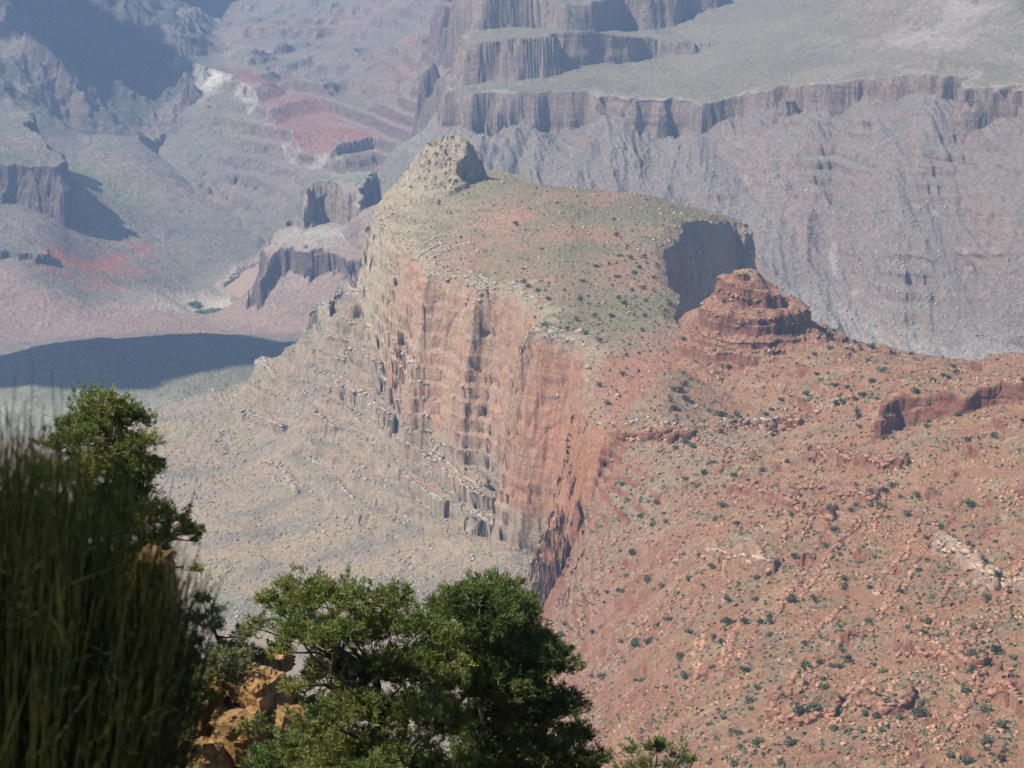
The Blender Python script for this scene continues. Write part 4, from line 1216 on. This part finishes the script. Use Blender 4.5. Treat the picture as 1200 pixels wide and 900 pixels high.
for j, q in enumerate(order[:n_ind]):
    i = ii[q]
    if j < 7:
        o = bpy.data.objects.new('juniper_bush', jun[j]); src = o
    else:
        o = src.copy(); o.data = jun[j % 7]
    C.objects.link(o)
    s = sz[q]
    o.location = (fx[i], fy[i], fz[i] + CAM_Z - 0.05 * s)
    o.rotation_euler = (0, 0, rng.uniform(0, 6.28))
    o.scale = (s * rng.uniform(0.85, 1.25), s * rng.uniform(0.85, 1.25), s * rng.uniform(0.8, 1.15))
    kind_ = 'broad' if s > 6.0 else ('rounded' if s > 4.7 else 'small')
    o['label'] = f'{kind_} dark green juniper bush {where_is(i)}'; o['category'] = 'bush'; o['group'] = f'{kind_} juniper bushes {where_is(i)}'
# the smaller ones and the low scrub, beyond counting
vs, fs, nv = [], [], 0
for q in order[n_ind:]:
    i = ii[q]; s = sz[q] * 0.8
    v, f = tuft_cloud(rng, 36, 3, 0.17)
    vs.append(v * s + np.array([fx[i], fy[i], fz[i] + CAM_Z - 0.05])); fs.append(f + nv); nv += len(v)
link('shrubs', fast_mesh('shrubs', np.concatenate(vs), np.concatenate(fs), M_JUN), 'many small dark shrubs scattered over mesa and hillside', 'shrubs', None, 'stuff')

def scrub(weight, n, size, mat, label):
    ii = pick(weight, n)
    k = 7
    d = rng.normal(size=(len(ii), k, 3)); d /= np.linalg.norm(d, axis=-1, keepdims=True); d[..., 2] = np.abs(d[..., 2]) * 0.8
    s = (size[0] + (size[1] - size[0]) * rng.random(len(ii)) ** 2)[:, None, None]
    c = np.stack([fx[ii], fy[ii], fz[ii] + CAM_Z], -1)[:, None, :] + d * s * 0.42
    a = rng.normal(size=(len(ii), k, 3)); b = np.cross(a, d); b /= np.linalg.norm(b, axis=-1, keepdims=True); a = np.cross(d, b)
    h = s * rng.uniform(0.22, 0.4, (len(ii), k, 1))
    v = np.stack([c - a * h - b * h, c + a * h - b * h, c + a * h + b * h, c - a * h + b * h], 2)
    link('scrub', fast_mesh('scrub', v.reshape(-1, 3), np.arange(v.size // 3).reshape(-1, 4), mat), label, 'scrub', None, 'stuff')
scrub(near_ok * redm * np.clip(0.7 + n2(GX, GY, 60, 521), 0.05, 2), 7000, (1.2, 3.4), M_SCRUB, 'low grey green scrub on the red hillside')
scrub(near_ok * (tal * 0.5 + onm * (GZ < -600)), 6000, (1.1, 3.0), M_SCRUB, 'low grey green scrub on the mesa top and talus')

# green thickets on the sand by the river
for k, (px, py, d, w_) in enumerate(((236,374,5700,36), (252,366,5790,30), (228,360,5860,24), (264,379,5640,22))):
    q = P(px, py, d)
    v, f = tuft_cloud(np.random.default_rng(880 + k), 260, 9, 0.08, 0.5)
    zg = float(height(np.array([q[0]]), np.array([q[1]]))[0])
    v = v * np.array([w_ * 1.3, w_ * 2.2, w_ * 0.45]) + np.array([q[0], q[1], zg + CAM_Z])
    link('thicket', fast_mesh('thicket', v, f, M_JUN), ['largest green thicket on the pale sand beside the river', 'green thicket on the sand just beyond the largest one', 'small farthest green thicket at the edge of the sand', 'small nearest green thicket on the right edge of the sand'][k], 'thicket', 'thickets on the river sand')
# ------------------------------------------------------------------ the rim in front: ochre limestone, pinyons, shrubs
def W(p):
    return Vector((p[0], p[1], p[2] + CAM_Z))

CREST_X = [-60, -20, -9, -7.2, -6.6, -6.2, -5.6, -5.1, -4.4, -3.7, -2.4, 0, 4, 10, 20, 60]
CREST_Z = [-5, -9.5, -13.4, -14.7, -15.3, -16.0, -16.8, -17.1, -17.2, -17.7, -18.4, -19.6, -22.5, -28, -40, -75]
def rim_height(x, y):
    zc = np.interp(x, CREST_X, CREST_Z)
    cy_ = 45 + 1.2 * n2(x, y * 0, 5, 701)
    d = cy_ - y
    front = np.interp(d, [0, 0.8, 2.2, 3.2, 6, 30, 45], [0, 0.35, 1.2, 2.6, 3.2, 4.0, 4.0])
    back = 1.15 * np.maximum(-d, 0)
    zs = zc - np.where(d > 0, front, 0) - back
    edge = mix(4.6, 3.3, sst(-0.75, -0.35, x)) + 0.15 * n2(x, y * 0, 1.5, 702)
    zcam = -1.72 - 2.6 * np.maximum(0, y - edge) + 0.06 * n2(x, y, 0.8, 703)
    zl = np.maximum(zcam, zs)
    # joints and beds of the limestone
    m = (y > 25)
    rough = 0.35 * fbm2(x, y, 2.2, 5, 0.7, 705)
    blocks = 0.5 * np.round(1.6 * (n2(x, y, 0.9, 711) + 0.8 * n2(x, y, 0.4, 712))) / 1.6
    zl = zl + m * (rough + 0.55 * blocks)
    return zl

def rim_ground():
    ys = np.concatenate([np.linspace(-6, 8, 70), np.linspace(8.3, 38, 60), np.linspace(38.07, 49, 300), np.linspace(49.3, 130, 70)])
    xs = np.concatenate([np.linspace(-60, -14, 60), np.linspace(-13.9, 8, 380), np.linspace(8.3, 60, 60)])
    X, Y = np.meshgrid(xs, ys)
    Z = rim_height(X, Y)
    mk = (Y > 25) & (Y < 60)
    Xd = X + mk * 0.22 * n3(X, Y, Z, (0.7, 0.7, 0.5), 721); Yd = Y + mk * 0.25 * n3(X, Y, Z, (0.6, 0.6, 0.45), 722)
    v = np.stack([Xd, Yd, Z + CAM_Z], -1).reshape(-1, 3)
    nr, nc = X.shape
    idx = np.arange(nr * nc).reshape(nr, nc)
    f = np.stack([idx[:-1, :-1], idx[:-1, 1:], idx[1:, 1:], idx[1:, :-1]], -1).reshape(-1, 4)
    link('rim_ground', fast_mesh('rim_ground', v, f, M_OCHRE), 'ochre limestone ledge broken into blocks below the viewpoint', 'ground', None, 'structure')
    # the hidden slope below the rim, down to the hillside
    us = np.linspace(-0.9, 0.9, 60); t = np.linspace(0, 1, 40)
    U, T = np.meshgrid(us, t)
    Yq = 125 + (1090 - 125) * T
    Xq = U * mix(66, 400, T)
    zend = np.interp(U, [-0.9, 0.9], [1, 1]) * 0
    z0 = rim_height(Xq[0], Yq[0])
    z1 = height(Xq[-1], Yq[-1])
    Zq = mix(np.minimum(z0, -100)[None], z1[None], T ** 0.9) + 4 * fbm2(Xq, Yq, 90, 3, 0.5, 731) - 12 * np.sin(np.pi * T)
    v = np.stack([Xq, Yq, Zq + CAM_Z], -1).reshape(-1, 3)
    idx = np.arange(Xq.size).reshape(Xq.shape)
    f = np.stack([idx[:-1, :-1], idx[:-1, 1:], idx[1:, 1:], idx[1:, :-1]], -1).reshape(-1, 4)
    link('rim_slope', fast_mesh('rim_slope', v, f, M_OCHRE, True), 'steep slope dropping from the rim towards the red hillside', 'slope', None, 'structure')

def ochre_material():
    m = bpy.data.materials.new('ochre_limestone'); m.use_nodes = True
    t = m.node_tree; bs = t.nodes['Principled BSDF']
    bs.inputs['Roughness'].default_value = 0.92; bs.inputs['Specular IOR Level'].default_value = 0.15
    tc = t.nodes.new('ShaderNodeTexCoord')
    n1 = t.nodes.new('ShaderNodeTexNoise'); n1.inputs['Scale'].default_value = 0.9; n1.inputs['Detail'].default_value = 8; n1.inputs['Roughness'].default_value = 0.65
    r1 = t.nodes.new('ShaderNodeValToRGB')
    e = r1.color_ramp.elements
    e[0].position = 0.30; e[0].color = (0.17, 0.105, 0.055, 1)
    e[1].position = 0.72; e[1].color = (0.40, 0.35, 0.29, 1)
    k = e.new(0.44); k.color = (0.42, 0.235, 0.09, 1)
    k = e.new(0.56); k.color = (0.46, 0.30, 0.15, 1)
    n2_ = t.nodes.new('ShaderNodeTexNoise'); n2_.inputs['Scale'].default_value = 7.0; n2_.inputs['Detail'].default_value = 8; n2_.inputs['Roughness'].default_value = 0.7
    mp = t.nodes.new('ShaderNodeMapRange'); mp.inputs['From Min'].default_value = 0.3; mp.inputs['From Max'].default_value = 0.7; mp.inputs['To Min'].default_value = 0.42; mp.inputs['To Max'].default_value = 1.1
    mu = t.nodes.new('ShaderNodeVectorMath'); mu.operation = 'SCALE'
    bp = t.nodes.new('ShaderNodeBump'); bp.inputs['Distance'].default_value = 0.12; bp.inputs['Strength'].default_value = 0.9
    for n in (n1, n2_): t.links.new(tc.outputs['Object'], n.inputs['Vector'])
    t.links.new(n1.outputs['Fac'], r1.inputs['Fac']); t.links.new(n2_.outputs['Fac'], mp.inputs['Value'])
    t.links.new(r1.outputs['Color'], mu.inputs[0]); t.links.new(mp.outputs[0], mu.inputs['Scale'])
    t.links.new(mu.outputs[0], bs.inputs['Base Color'])
    t.links.new(n2_.outputs['Fac'], bp.inputs['Height']); t.links.new(bp.outputs[0], bs.inputs['Normal'])
    return m
M_OCHRE = ochre_material()
rim_ground()

def leaf_material(name, dark, light, scale=3.0):
    m = bpy.data.materials.new(name); m.use_nodes = True
    t = m.node_tree; bs = t.nodes['Principled BSDF']
    bs.inputs['Roughness'].default_value = 0.55; bs.inputs['Specular IOR Level'].default_value = 0.3
    tc = t.nodes.new('ShaderNodeTexCoord')
    n1 = t.nodes.new('ShaderNodeTexNoise'); n1.inputs['Scale'].default_value = scale; n1.inputs['Detail'].default_value = 5
    r1 = t.nodes.new('ShaderNodeValToRGB')
    r1.color_ramp.elements[0].position = 0.35; r1.color_ramp.elements[1].position = 0.68
    r1.color_ramp.elements[0].color = (*dark, 1); r1.color_ramp.elements[1].color = (*light, 1)
    tr = t.nodes.new('ShaderNodeBsdfTranslucent')
    mx = t.nodes.new('ShaderNodeMixShader'); mx.inputs['Fac'].default_value = 0.28
    t.links.new(tc.outputs['Object'], n1.inputs['Vector']); t.links.new(n1.outputs['Fac'], r1.inputs['Fac'])
    t.links.new(r1.outputs['Color'], bs.inputs['Base Color']); t.links.new(r1.outputs['Color'], tr.inputs['Color'])
    t.links.new(bs.outputs[0], mx.inputs[1]); t.links.new(tr.outputs[0], mx.inputs[2])
    t.links.new(mx.outputs[0], t.nodes['Material Output'].inputs['Surface'])
    return m
M_PINE = leaf_material('pinyon_needles', (0.095, 0.14, 0.032), (0.24, 0.25, 0.065), 1.1)
M_PINE_DARK = leaf_material('dark_pinyon_needles', (0.078, 0.12, 0.033), (0.17, 0.20, 0.055), 1.3)
M_GREYLEAF = leaf_material('grey_green_leaves', (0.14, 0.17, 0.075), (0.24, 0.25, 0.12), 1.5)
M_BRIGHT = leaf_material('bright_green_leaves', (0.07, 0.13, 0.03), (0.13, 0.20, 0.045), 2.0)
M_EPHEDRA = leaf_material('ephedra_stems', (0.014, 0.024, 0.006), (0.062, 0.072, 0.016), 9.0)
M_BARK = flat_mat('grey_brown_bark', (0.115, 0.085, 0.065), 0.4, 0.95, 6.0)
M_DEAD = flat_mat('weathered_grey_wood', (0.33, 0.30, 0.27), 0.25, 0.9, 8.0)

class Tubes:
    def __init__(self): self.v = []; self.f = []; self.n = 0
    def add(self, pts, radii, sides=6):
        pts = np.asarray(pts, float); k = len(pts)
        tg = np.gradient(pts, axis=0); tg /= np.linalg.norm(tg, axis=1)[:, None] + 1e-9
        up = np.array([0.31, 0.17, 0.93]) if abs(tg[0][2]) < 0.9 else np.array([0.9, 0.3, 0.1])
        a = np.cross(tg, up); a /= np.linalg.norm(a, axis=1)[:, None] + 1e-9
        b = np.cross(tg, a)
        th = np.linspace(0, 2 * np.pi, sides, endpoint=False)
        ring = pts[:, None] + (a[:, None] * np.cos(th)[None, :, None] + b[:, None] * np.sin(th)[None, :, None]) * np.asarray(radii)[:, None, None]
        self.v.append(ring.reshape(-1, 3))
        i = np.arange(k - 1)[:, None] * sides; j = np.arange(sides)[None]; j2 = (j + 1) % sides
        f = np.stack([i + j, i + j2, i + sides + j2, i + sides + j], -1).reshape(-1, 4) + self.n
        self.f.append(f); self.n += k * sides
    def mesh(self, name, mat):
        return fast_mesh(name, np.concatenate(self.v), np.concatenate(self.f), mat, True)

def wander(r, a, b, k, amp, sag=0.0):
    """a crooked line from a to b"""
    t = np.linspace(0, 1, k)[:, None]
    p = np.asarray(a)[None] * (1 - t) + np.asarray(b)[None] * t
    w_ = np.cumsum(r.normal(0, 1, (k, 3)), 0)
    w_ = w_ - w_[0] - (w_[-1] - w_[0]) * t
    L = np.linalg.norm(np.asarray(b) - np.asarray(a))
    p = p + w_ * amp * L / math.sqrt(k)
    p[:, 2] += sag * L * np.sin(np.pi * t[:, 0])
    return p

def needles(r, pos, out, n, length, width):
    """tufts of needles at pos pointing roughly along out; two-triangle blades"""
    m = len(pos)
    d = out[:, None, :] * 0.75 + r.normal(0, 0.55, (m, n, 3))
    d /= np.linalg.norm(d, axis=-1, keepdims=True)
    a = r.normal(size=(m, n, 3)); s = np.cross(d, a); s /= np.linalg.norm(s, axis=-1, keepdims=True)
    L = length * r.uniform(0.6, 1.25, (m, n, 1)); w_ = width * r.uniform(0.7, 1.3, (m, n, 1))
    p0 = pos[:, None] + r.normal(0, length * 0.25, (m, n, 3))
    q = np.stack([p0 - s * w_ * 0.5, p0 + s * w_ * 0.5, p0 + d * L + s * w_ * 0.4, p0 + d * L - s * w_ * 0.4], 2)
    return q.reshape(-1, 3)

def pine(name, base, trunk, pads, seed, leaf, label, cat, group=None, tuft_n=130, needle=(0.066, 0.012), blades=11, bare=(), spread=1.0, bark=None):
    """base: world point; trunk: points above it; pads: (x, y, z, radius, flatness) of each clump of foliage, all relative to the base"""
    r = np.random.default_rng(seed)
    root = bpy.data.objects.new(name, None); C.objects.link(root)
    root.location = W(base); root.empty_display_size = 0.5
    root['label'] = label; root['category'] = cat
    if group: root['group'] = group
    tb = Tubes()
    tk = np.asarray(trunk, float)
    tt = np.linspace(0, 1, len(tk)); ti = np.linspace(0, 1, 4 * len(tk))
    tp = np.stack([np.interp(ti, tt, tk[:, k]) for k in range(3)], 1)
    tp[1:-1] += r.normal(0, 0.02 * spread, (len(tp) - 2, 3))
    H = tk[-1][2]
    r0 = 0.030 * H
    tb.add(tp, r0 * (1 - 0.85 * ti) + 0.008, 8)
    tuft_p, tuft_d = [], []
    for (x, y, z, rad, fl) in pads:
        c = np.array([x, y, z])
        # limb from the trunk, starting lower than the pad
        cand = tp[:, 2] < z - 0.15 * np.hypot(x - tp[:, 0], y - tp[:, 1])
        k = np.argmin(np.where(cand, np.linalg.norm(tp - c, axis=1), 99)) if cand.any() else 0
        lim = wander(r, tp[k], c - np.array([0, 0, rad * fl * 0.35]), 7, 0.14, -0.05)
        lr = 0.012 + 0.016 * np.linalg.norm(lim[-1] - lim[0])
        tb.add(lim, np.linspace(min(lr, r0 * 0.7), 0.009, 7), 5)
        nt = max(8, int(tuft_n * (rad / 0.45) ** 2))
        d = r.normal(size=(nt, 3)); d /= np.linalg.norm(d, axis=1)[:, None]
        d[:, 2] = np.where(d[:, 2] < -0.25, -d[:, 2] * 0.6, d[:, 2])
        rr = rad * (0.35 + 0.65 * r.random(nt) ** 0.6)
        # uneven outline: some sectors reach out, some stay bare
        az = np.arctan2(d[:, 1], d[:, 0]); ph = r.uniform(0, 6.28, 3)
        rr *= 1 + 0.25 * np.sin(2 * az + ph[0]) + 0.18 * np.sin(5 * az + ph[1]) * np.sign(d[:, 2])
        p = c + d * rr[:, None] * np.array([1, 1, fl])
        nb = max(3, nt // 9)
        for q in r.choice(nt, nb, replace=False):
            tb.add(wander(r, lim[-1], p[q], 4, 0.12), np.linspace(0.010, 0.003, 4), 3)
        o = d * np.array([1, 1, 0.5]) + np.array([0, 0, 0.55])
        # each tuft is a short twig of needles
        tuft_p.append(p); tuft_d.append(o)
    for (a, b) in bare:
        ln = wander(r, a, b, 8, 0.2)
        tb.add(ln, np.linspace(0.028, 0.006, 8), 5)
        for q in range(7):
            k = r.integers(2, 8)
            e = ln[k] + r.normal(0, 0.18, 3) + np.array([0, 0, 0.05])
            tb.add(wander(r, ln[k], e, 4, 0.2), np.linspace(0.008, 0.002, 4), 3)
    tuft_p = np.concatenate(tuft_p); tuft_d = np.concatenate(tuft_d)
    tuft_d /= np.linalg.norm(tuft_d, axis=1)[:, None]
    tuft_p = np.concatenate([tuft_p, tuft_p - tuft_d * needle[0] * 0.8 + r.normal(0, 0.02, tuft_p.shape)])
    tuft_d = np.concatenate([tuft_d, tuft_d])
    v = needles(r, tuft_p, tuft_d, blades, *needle)
    link('trunk', tb.mesh('trunk', bark or M_BARK), parent=root)
    link('crown', fast_mesh('crown', v, np.arange(len(v)).reshape(-1, 4), leaf), parent=root)
    return root

def at(px, py, d):
    return np.array(P(px, py, d))

def ground_at(x, y):
    return float(rim_height(np.array([x], float), np.array([y], float))[0])

def grow(name, bx, by, top_px, outline_pads, seed, leaf, label, cat, depth=0.5, lean=0.0, extra=0, **kw):
    """a tree rooted at (bx, by) whose foliage clumps stand at the given pixels of the photograph, spread in depth about the root"""
    r = np.random.default_rng(seed + 5000)
    gz = ground_at(bx, by)
    base = np.array([bx, by, gz - 0.05])
    pads = []
    for (px, py, rp) in outline_pads:
        rad = rp / F * by * 1.15
        dy = r.uniform(-1, 1) * depth
        q = at(px, py, by + dy) - base
        pads.append((q[0], q[1], q[2], rad, r.uniform(0.6, 0.85)))
    for k in range(extra):                      # clumps behind and inside, so the crown is as deep as it is wide
        s = pads[r.integers(len(outline_pads))]
        pads.append((s[0] * 0.8 + r.normal(0, 0.15), s[1] + r.choice([-1, 1]) * depth * r.uniform(0.6, 1.3), s[2] - 0.25 + r.normal(0, 0.12), s[3] * r.uniform(0.7, 1.0), 0.7))
    tp = at(*top_px, by) - base
    trunk = [(0, 0, -0.3), (tp[0] * 0.15 + lean, 0, tp[2] * 0.3), (tp[0] * 0.6 - lean * 0.5, 0.1, tp[2] * 0.62), (tp[0], 0, tp[2] * 0.86)]
    return pine(name, base, trunk, pads, seed, leaf, label, cat, **kw)

# the pinyon on the left behind the broom-like shrub
grow('pinyon_pine', -6.6, 46.8, (130, 475), [(118,480,34),(95,500,30),(150,492,30),(70,520,26),(135,520,34),(165,520,22),(105,545,36),(150,548,34),(178,545,16),(80,560,30),(120,585,36),(155,580,28),(60,600,30),(100,620,34),(140,618,30),
    (178,604,26),(200,612,24),(222,622,18),(190,630,20),(232,632,9),(165,600,22),(150,650,26),(168,665,20),(45,555,24),(40,640,30),(80,665,34),(130,690,26)], 31, M_PINE,
    'pinyon pine with a rounded sunlit crown rising behind the dark broom shrub on the left', 'tree', depth=0.75, extra=14)
# the two pinyons at the bottom centre
grow('pinyon_pine', -1.95, 36.0, (440, 690), [(312,702,17),(303,733,15),(328,762,16),(335,688,16),(372,700,40),(340,715,30),(415,705,34),(460,698,24),(360,745,40),(400,750,40),(445,740,38),(490,735,28),(520,745,22),(385,795,40),(430,790,44),(475,785,42),(515,775,34),(530,800,24),
    (400,835,40),(445,840,44),(490,835,42),(370,850,32),(420,880,44),(470,885,40),(520,850,34),(340,880,30),(385,905,40),(440,920,44),(500,905,40),(330,930,30),(400,950,44),(470,960,44),(365,975,40)], 32, M_PINE,
    'yellow green pinyon pine with open crown and bare grey limbs at the bottom centre', 'tree', depth=0.9, extra=16, blades=11, tuft_n=125,
    bare=[((-0.4, -0.3, 4.3), (-1.35, -0.5, 5.0)), ((-0.3, -0.3, 3.7), (-1.45, -0.5, 4.3)), ((-0.1, -0.3, 4.7), (-1.2, -0.4, 5.6)), ((-0.5, -0.4, 3.3), (-1.2, -0.6, 3.6))])
grow('pinyon_pine', 0.05, 38.2, (560, 700), [(520,712,26),(545,700,30),(580,702,32),(610,718,28),(505,735,28),(655,782,24),(660,830,26),(672,862,26),(640,765,24),(695,892,20),(500,770,30),(560,730,40),(600,745,38),(630,752,22),(540,760,40),(580,775,44),(618,785,34),(560,805,42),(605,812,40),(640,812,22),(575,840,42),(620,845,34),(645,838,16),(540,850,40),
    (590,875,44),(635,878,36),(665,888,28),(685,902,22),(560,900,44),(620,915,44),(670,925,34),(540,940,40),(600,950,44),(650,960,40)], 33, M_PINE_DARK,
    'dense dark green pinyon pine right of the yellow green one, bottom centre', 'tree', depth=0.9, extra=18, tuft_n=160)
# smaller growth
grow('twisted_shrub', -5.15, 44.2, (250, 705), [(238,702,13),(255,715,11),(228,725,16),(250,735,14),(285,745,16),(225,755,18),(262,765,18),(290,765,18),(235,785,18),(275,785,20),(300,790,16),(220,800,16),(250,808,16)], 34, M_GREYLEAF,
    'grey green twisted shrub clinging to the ochre rocks left of the pinyons', 'shrub', depth=0.35, extra=5, tuft_n=170, needle=(0.055, 0.014), blades=9,
    bare=[((0.05, -0.1, 0.5), (0.35, -0.2, 1.0)), ((0, -0.1, 0.3), (-0.4, -0.1, 0.7))])
grow('green_shrub', -4.0, 41.2, (310, 880), [(300,884,13),(318,880,14),(312,896,16),(330,894,10)], 35, M_BRIGHT, 'bright green little shrub at the foot of the ochre rocks', 'shrub', depth=0.2, extra=2, tuft_n=120, needle=(0.06, 0.014), blades=8)
grow('green_shrub', -5.3, 41.5, (205, 850), [(195,850,18),(215,862,18),(200,880,22),(222,885,16),(185,890,20)], 36, M_PINE_DARK, 'dark green low shrub at the right foot of the broom shrub', 'shrub', depth=0.3, extra=3, tuft_n=100, needle=(0.06, 0.013), blades=8)
grow('pinyon_pine', 2.15, 41.0, (765, 880), [(740,880,16),(770,876,18),(795,884,15),(755,900,20),(785,902,20),(812,892,9),(730,905,14),(760,930,26),(790,935,24),(775,960,26)], 37, M_PINE,
    'sparse pinyon pine top at the bottom edge, right of the others', 'tree', depth=0.4, extra=3, tuft_n=60)
grow('low_shrub', -3.45, 44.3, (350, 800), [(340,800,12),(358,808,14),(330,812,10),(372,820,14),(350,830,12)], 38, M_GREYLEAF, 'pale low shrub growing on top of the ochre ledge beside the pinyon', 'shrub', depth=0.25, extra=2, tuft_n=90, needle=(0.05, 0.012), blades=8)

grow('green_shrub', -4.95, 43.2, (265, 768), [(255,772,15),(272,770,15),(262,785,16),(285,782,13),(240,790,14)], 61, M_GREYLEAF, 'grey green leafy shrub above the sunlit blocks, right of the twisted one', 'shrub', depth=0.25, extra=3, tuft_n=130, needle=(0.055, 0.013), blades=9)
grow('green_shrub', -5.3, 42.6, (225, 800), [(215,805,16),(232,800,14),(222,822,17),(245,818,13),(205,825,14)], 62, M_PINE, 'yellow green shrub wedged between the broom shrub and the ochre blocks', 'shrub', depth=0.25, extra=3, tuft_n=130, needle=(0.055, 0.013), blades=9)
grow('green_shrub', -4.6, 42.9, (300, 815), [(292,812,13),(310,822,14),(298,832,12),(322,838,12)], 63, M_GREYLEAF, 'grey green shrub growing over the front of the large sunlit block', 'shrub', depth=0.25, extra=2, tuft_n=120, needle=(0.055, 0.013), blades=9)
grow('low_shrub', -4.75, 43.3, (280, 800), [(272,800,12),(288,806,13),(262,812,10),(300,812,10)], 39, M_GREYLEAF, 'grey green low shrub in the middle of the ochre ledge', 'shrub', depth=0.2, extra=2, tuft_n=120, needle=(0.05, 0.013), blades=8)
grow('green_shrub', -4.45, 42.0, (300, 848), [(288,850,12),(305,846,13),(318,856,11),(296,862,12)], 40, M_PINE_DARK, 'dark green low shrub between the sunlit ochre blocks', 'shrub', depth=0.2, extra=2, tuft_n=120, needle=(0.05, 0.013), blades=8)

# a dead snag in front of the pinyons
def snag():
    r = np.random.default_rng(44)
    g = (-1.42, 35.0); gz = ground_at(*g)
    t = Tubes()
    a = np.array([0, 0, -0.2]); top = at(492, 858, 35.0) - np.array([g[0], g[1], gz]); mid = at(470, 890, 35.0) - np.array([g[0], g[1], gz])
    t.add(np.concatenate([wander(r, a, mid, 6, 0.05), wander(r, mid, top, 5, 0.08)[1:]]), np.linspace(0.075, 0.012, 10), 6)
    for dx, dz in ((-0.35, 0.2), (0.3, 0.35), (-0.2, -0.3)):
        t.add(wander(r, mid + np.array([0, 0, -0.15]), mid + np.array([dx, -0.1, dz]), 5, 0.15), np.linspace(0.02, 0.005, 5), 4)
    o = link('dead_snag', t.mesh('dead_snag', M_DEAD), 'bare pale grey dead snag standing before the pinyons', 'snag')
    o.location = (g[0], g[1], gz + CAM_Z)
snag()

# ochre blocks that stand out of the ledge
def crag_block(px, py, d, w, h, seed, label):
    import bmesh as bm_
    r = np.random.default_rng(seed)
    b = bm_.new()
    bm_.ops.create_cube(b, size=1.0)
    bm_.ops.subdivide_edges(b, edges=b.edges[:], cuts=13, use_grid_fill=True)
    co = np.array([v.co for v in b.verts])
    nn = n3(co[:, 0], co[:, 1], co[:, 2], (0.6, 0.6, 0.6), seed) ; n4 = n3(co[:, 0], co[:, 1], co[:, 2], (0.25, 0.25, 0.2), seed + 1)
    rr = np.linalg.norm(co, axis=1)[:, None]
    n5 = n3(co[:, 0], co[:, 1], co[:, 2], (0.11, 0.11, 0.09), seed + 2)
    nn = np.round(nn * 4 + 0.3 * n4) / 4
    co = co * (0.72 + 0.28 * 0.6 / rr) * (1 + 0.26 * nn + 0.16 * n4 + 0.07 * n5)[:, None]
    for v, c_ in zip(b.verts, co):
        v.co = Vector((c_[0] * w, c_[1] * w * 0.9, c_[2] * h))
    me = bpy.data.meshes.new('limestone_block'); b.to_mesh(me); b.free(); me.materials.append(M_OCHRE)
    o = link('limestone_block', me, label, 'rock')
    q = at(px, py, d)
    gz = ground_at(q[0], d)
    o.location = (q[0], d, max(q[2], gz + 0.1 * h) + CAM_Z)
    o.rotation_euler = (r.normal(0, 0.15), r.normal(0, 0.15), r.uniform(0, 3))
for a in [(172,688,43.6,0.75,1.1,51,'dark ochre block standing up at the left end of the ledge beneath the pinyon'),(196,700,43.8,0.42,0.35,52,'small dark cap rock jutting right of the standing ochre block'),
          (302,818,43.4,0.95,0.95,53,'large sunlit ochre block in the middle of the ledge, left of the pinyons'),(262,800,43.8,0.7,0.6,54,'ochre block under the twisted shrub'),
          (322,775,44.6,0.55,0.35,55,'flat ochre block on top of the ledge by the pale low shrub'),(278,862,42.6,0.8,0.9,56,'greyish ochre block at the lower middle of the ledge'),
          (232,835,43.0,0.7,0.9,57,'orange block between the dark green low shrub and the middle of the ledge'),(245,885,42.3,0.6,0.6,58,'lowest orange block at the bottom edge of the picture'),
          (345,850,42.6,0.6,0.6,59,'shaded ochre block tucked against the left side of the yellow green pinyon'),(285,770,44.4,0.4,0.3,60,'small orange block near the top of the ledge behind the twisted shrub')]:
    crag_block(*a)

# the broom-like shrub at arm's length, out of focus
def broom():
    r = np.random.default_rng(71)
    root = bpy.data.objects.new('broom_shrub', None); C.objects.link(root)
    by = 3.95; bx = -0.95
    root.location = (bx, by, -1.75 + CAM_Z)
    root['label'] = 'dark olive broom-like shrub of upright jointed stems, blurred, at the left edge'; root['category'] = 'shrub'
    st = Tubes(); tw = Tubes(); wood = Tubes()
    topx = [-2.2, -0.78, -0.70, -0.64, -0.58, -0.53, -0.49, -0.46]
    topz = [-1.10, -1.13, -1.16, -1.21, -1.29, -1.36, -1.46, -1.62]
    for i in range(4300):
        x = -0.49 - 1.0 * r.random() ** 0.9
        y = by + r.normal(0, 0.20)
        zt = np.interp(x, topx, topz) + r.normal(0, 0.035) + 0.25 * (by - y) * 1.0
        if r.random() < 0.35: zt -= 0.25 * r.random()
        x0 = bx + (x - bx) * 0.75 + r.normal(0, 0.03)
        p0 = np.array([x0 - bx, y - by, -0.05]); p1 = np.array([x - bx + r.normal(0, 0.02), y - by + r.normal(0, 0.04), zt + 1.75])
        q = wander(r, p0, p1, 5, 0.05)
        st.add(q, np.array([0.0017, 0.0016, 0.0014, 0.0011, 0.0007]), 3)
        for b in range(2):
            k = r.integers(1, 4)
            e = q[k] + (p1 - p0) * r.uniform(0.2, 0.4) * (1 - k / 4) + r.normal(0, 0.032, 3)
            st.add(wander(r, q[k], e, 3, 0.03), np.array([0.0013, 0.0011, 0.0006]), 3)
    for px, py in ((38,418),(60,432),(18,440),(72,452),(28,470),(204,640),(212,668),(196,655)):
        e = at(px, py, by) - np.array([bx, by, -1.75])
        s = np.array([e[0] * 0.98 + r.normal(0, 0.01), r.normal(0, 0.05), 0.05])
        tw.add(wander(r, s, e, 7, 0.02), np.linspace(0.0022, 0.0008, 7), 4)
    for i in range(14):
        x = r.uniform(-0.40, 0.40)
        wood.add(wander(r, (x, r.normal(0, 0.1), -0.1), (x + r.normal(0, 0.06), r.normal(0, 0.12), r.uniform(0.2, 0.42)), 6, 0.08), np.linspace(0.008, 0.003, 6), 6)
    link('stems', st.mesh('stems', M_EPHEDRA), parent=root)
    link('bare_twig', tw.mesh('bare_twig', M_BARK), parent=root)
    link('woody_base', wood.mesh('woody_base', M_BARK), parent=root)
broom()
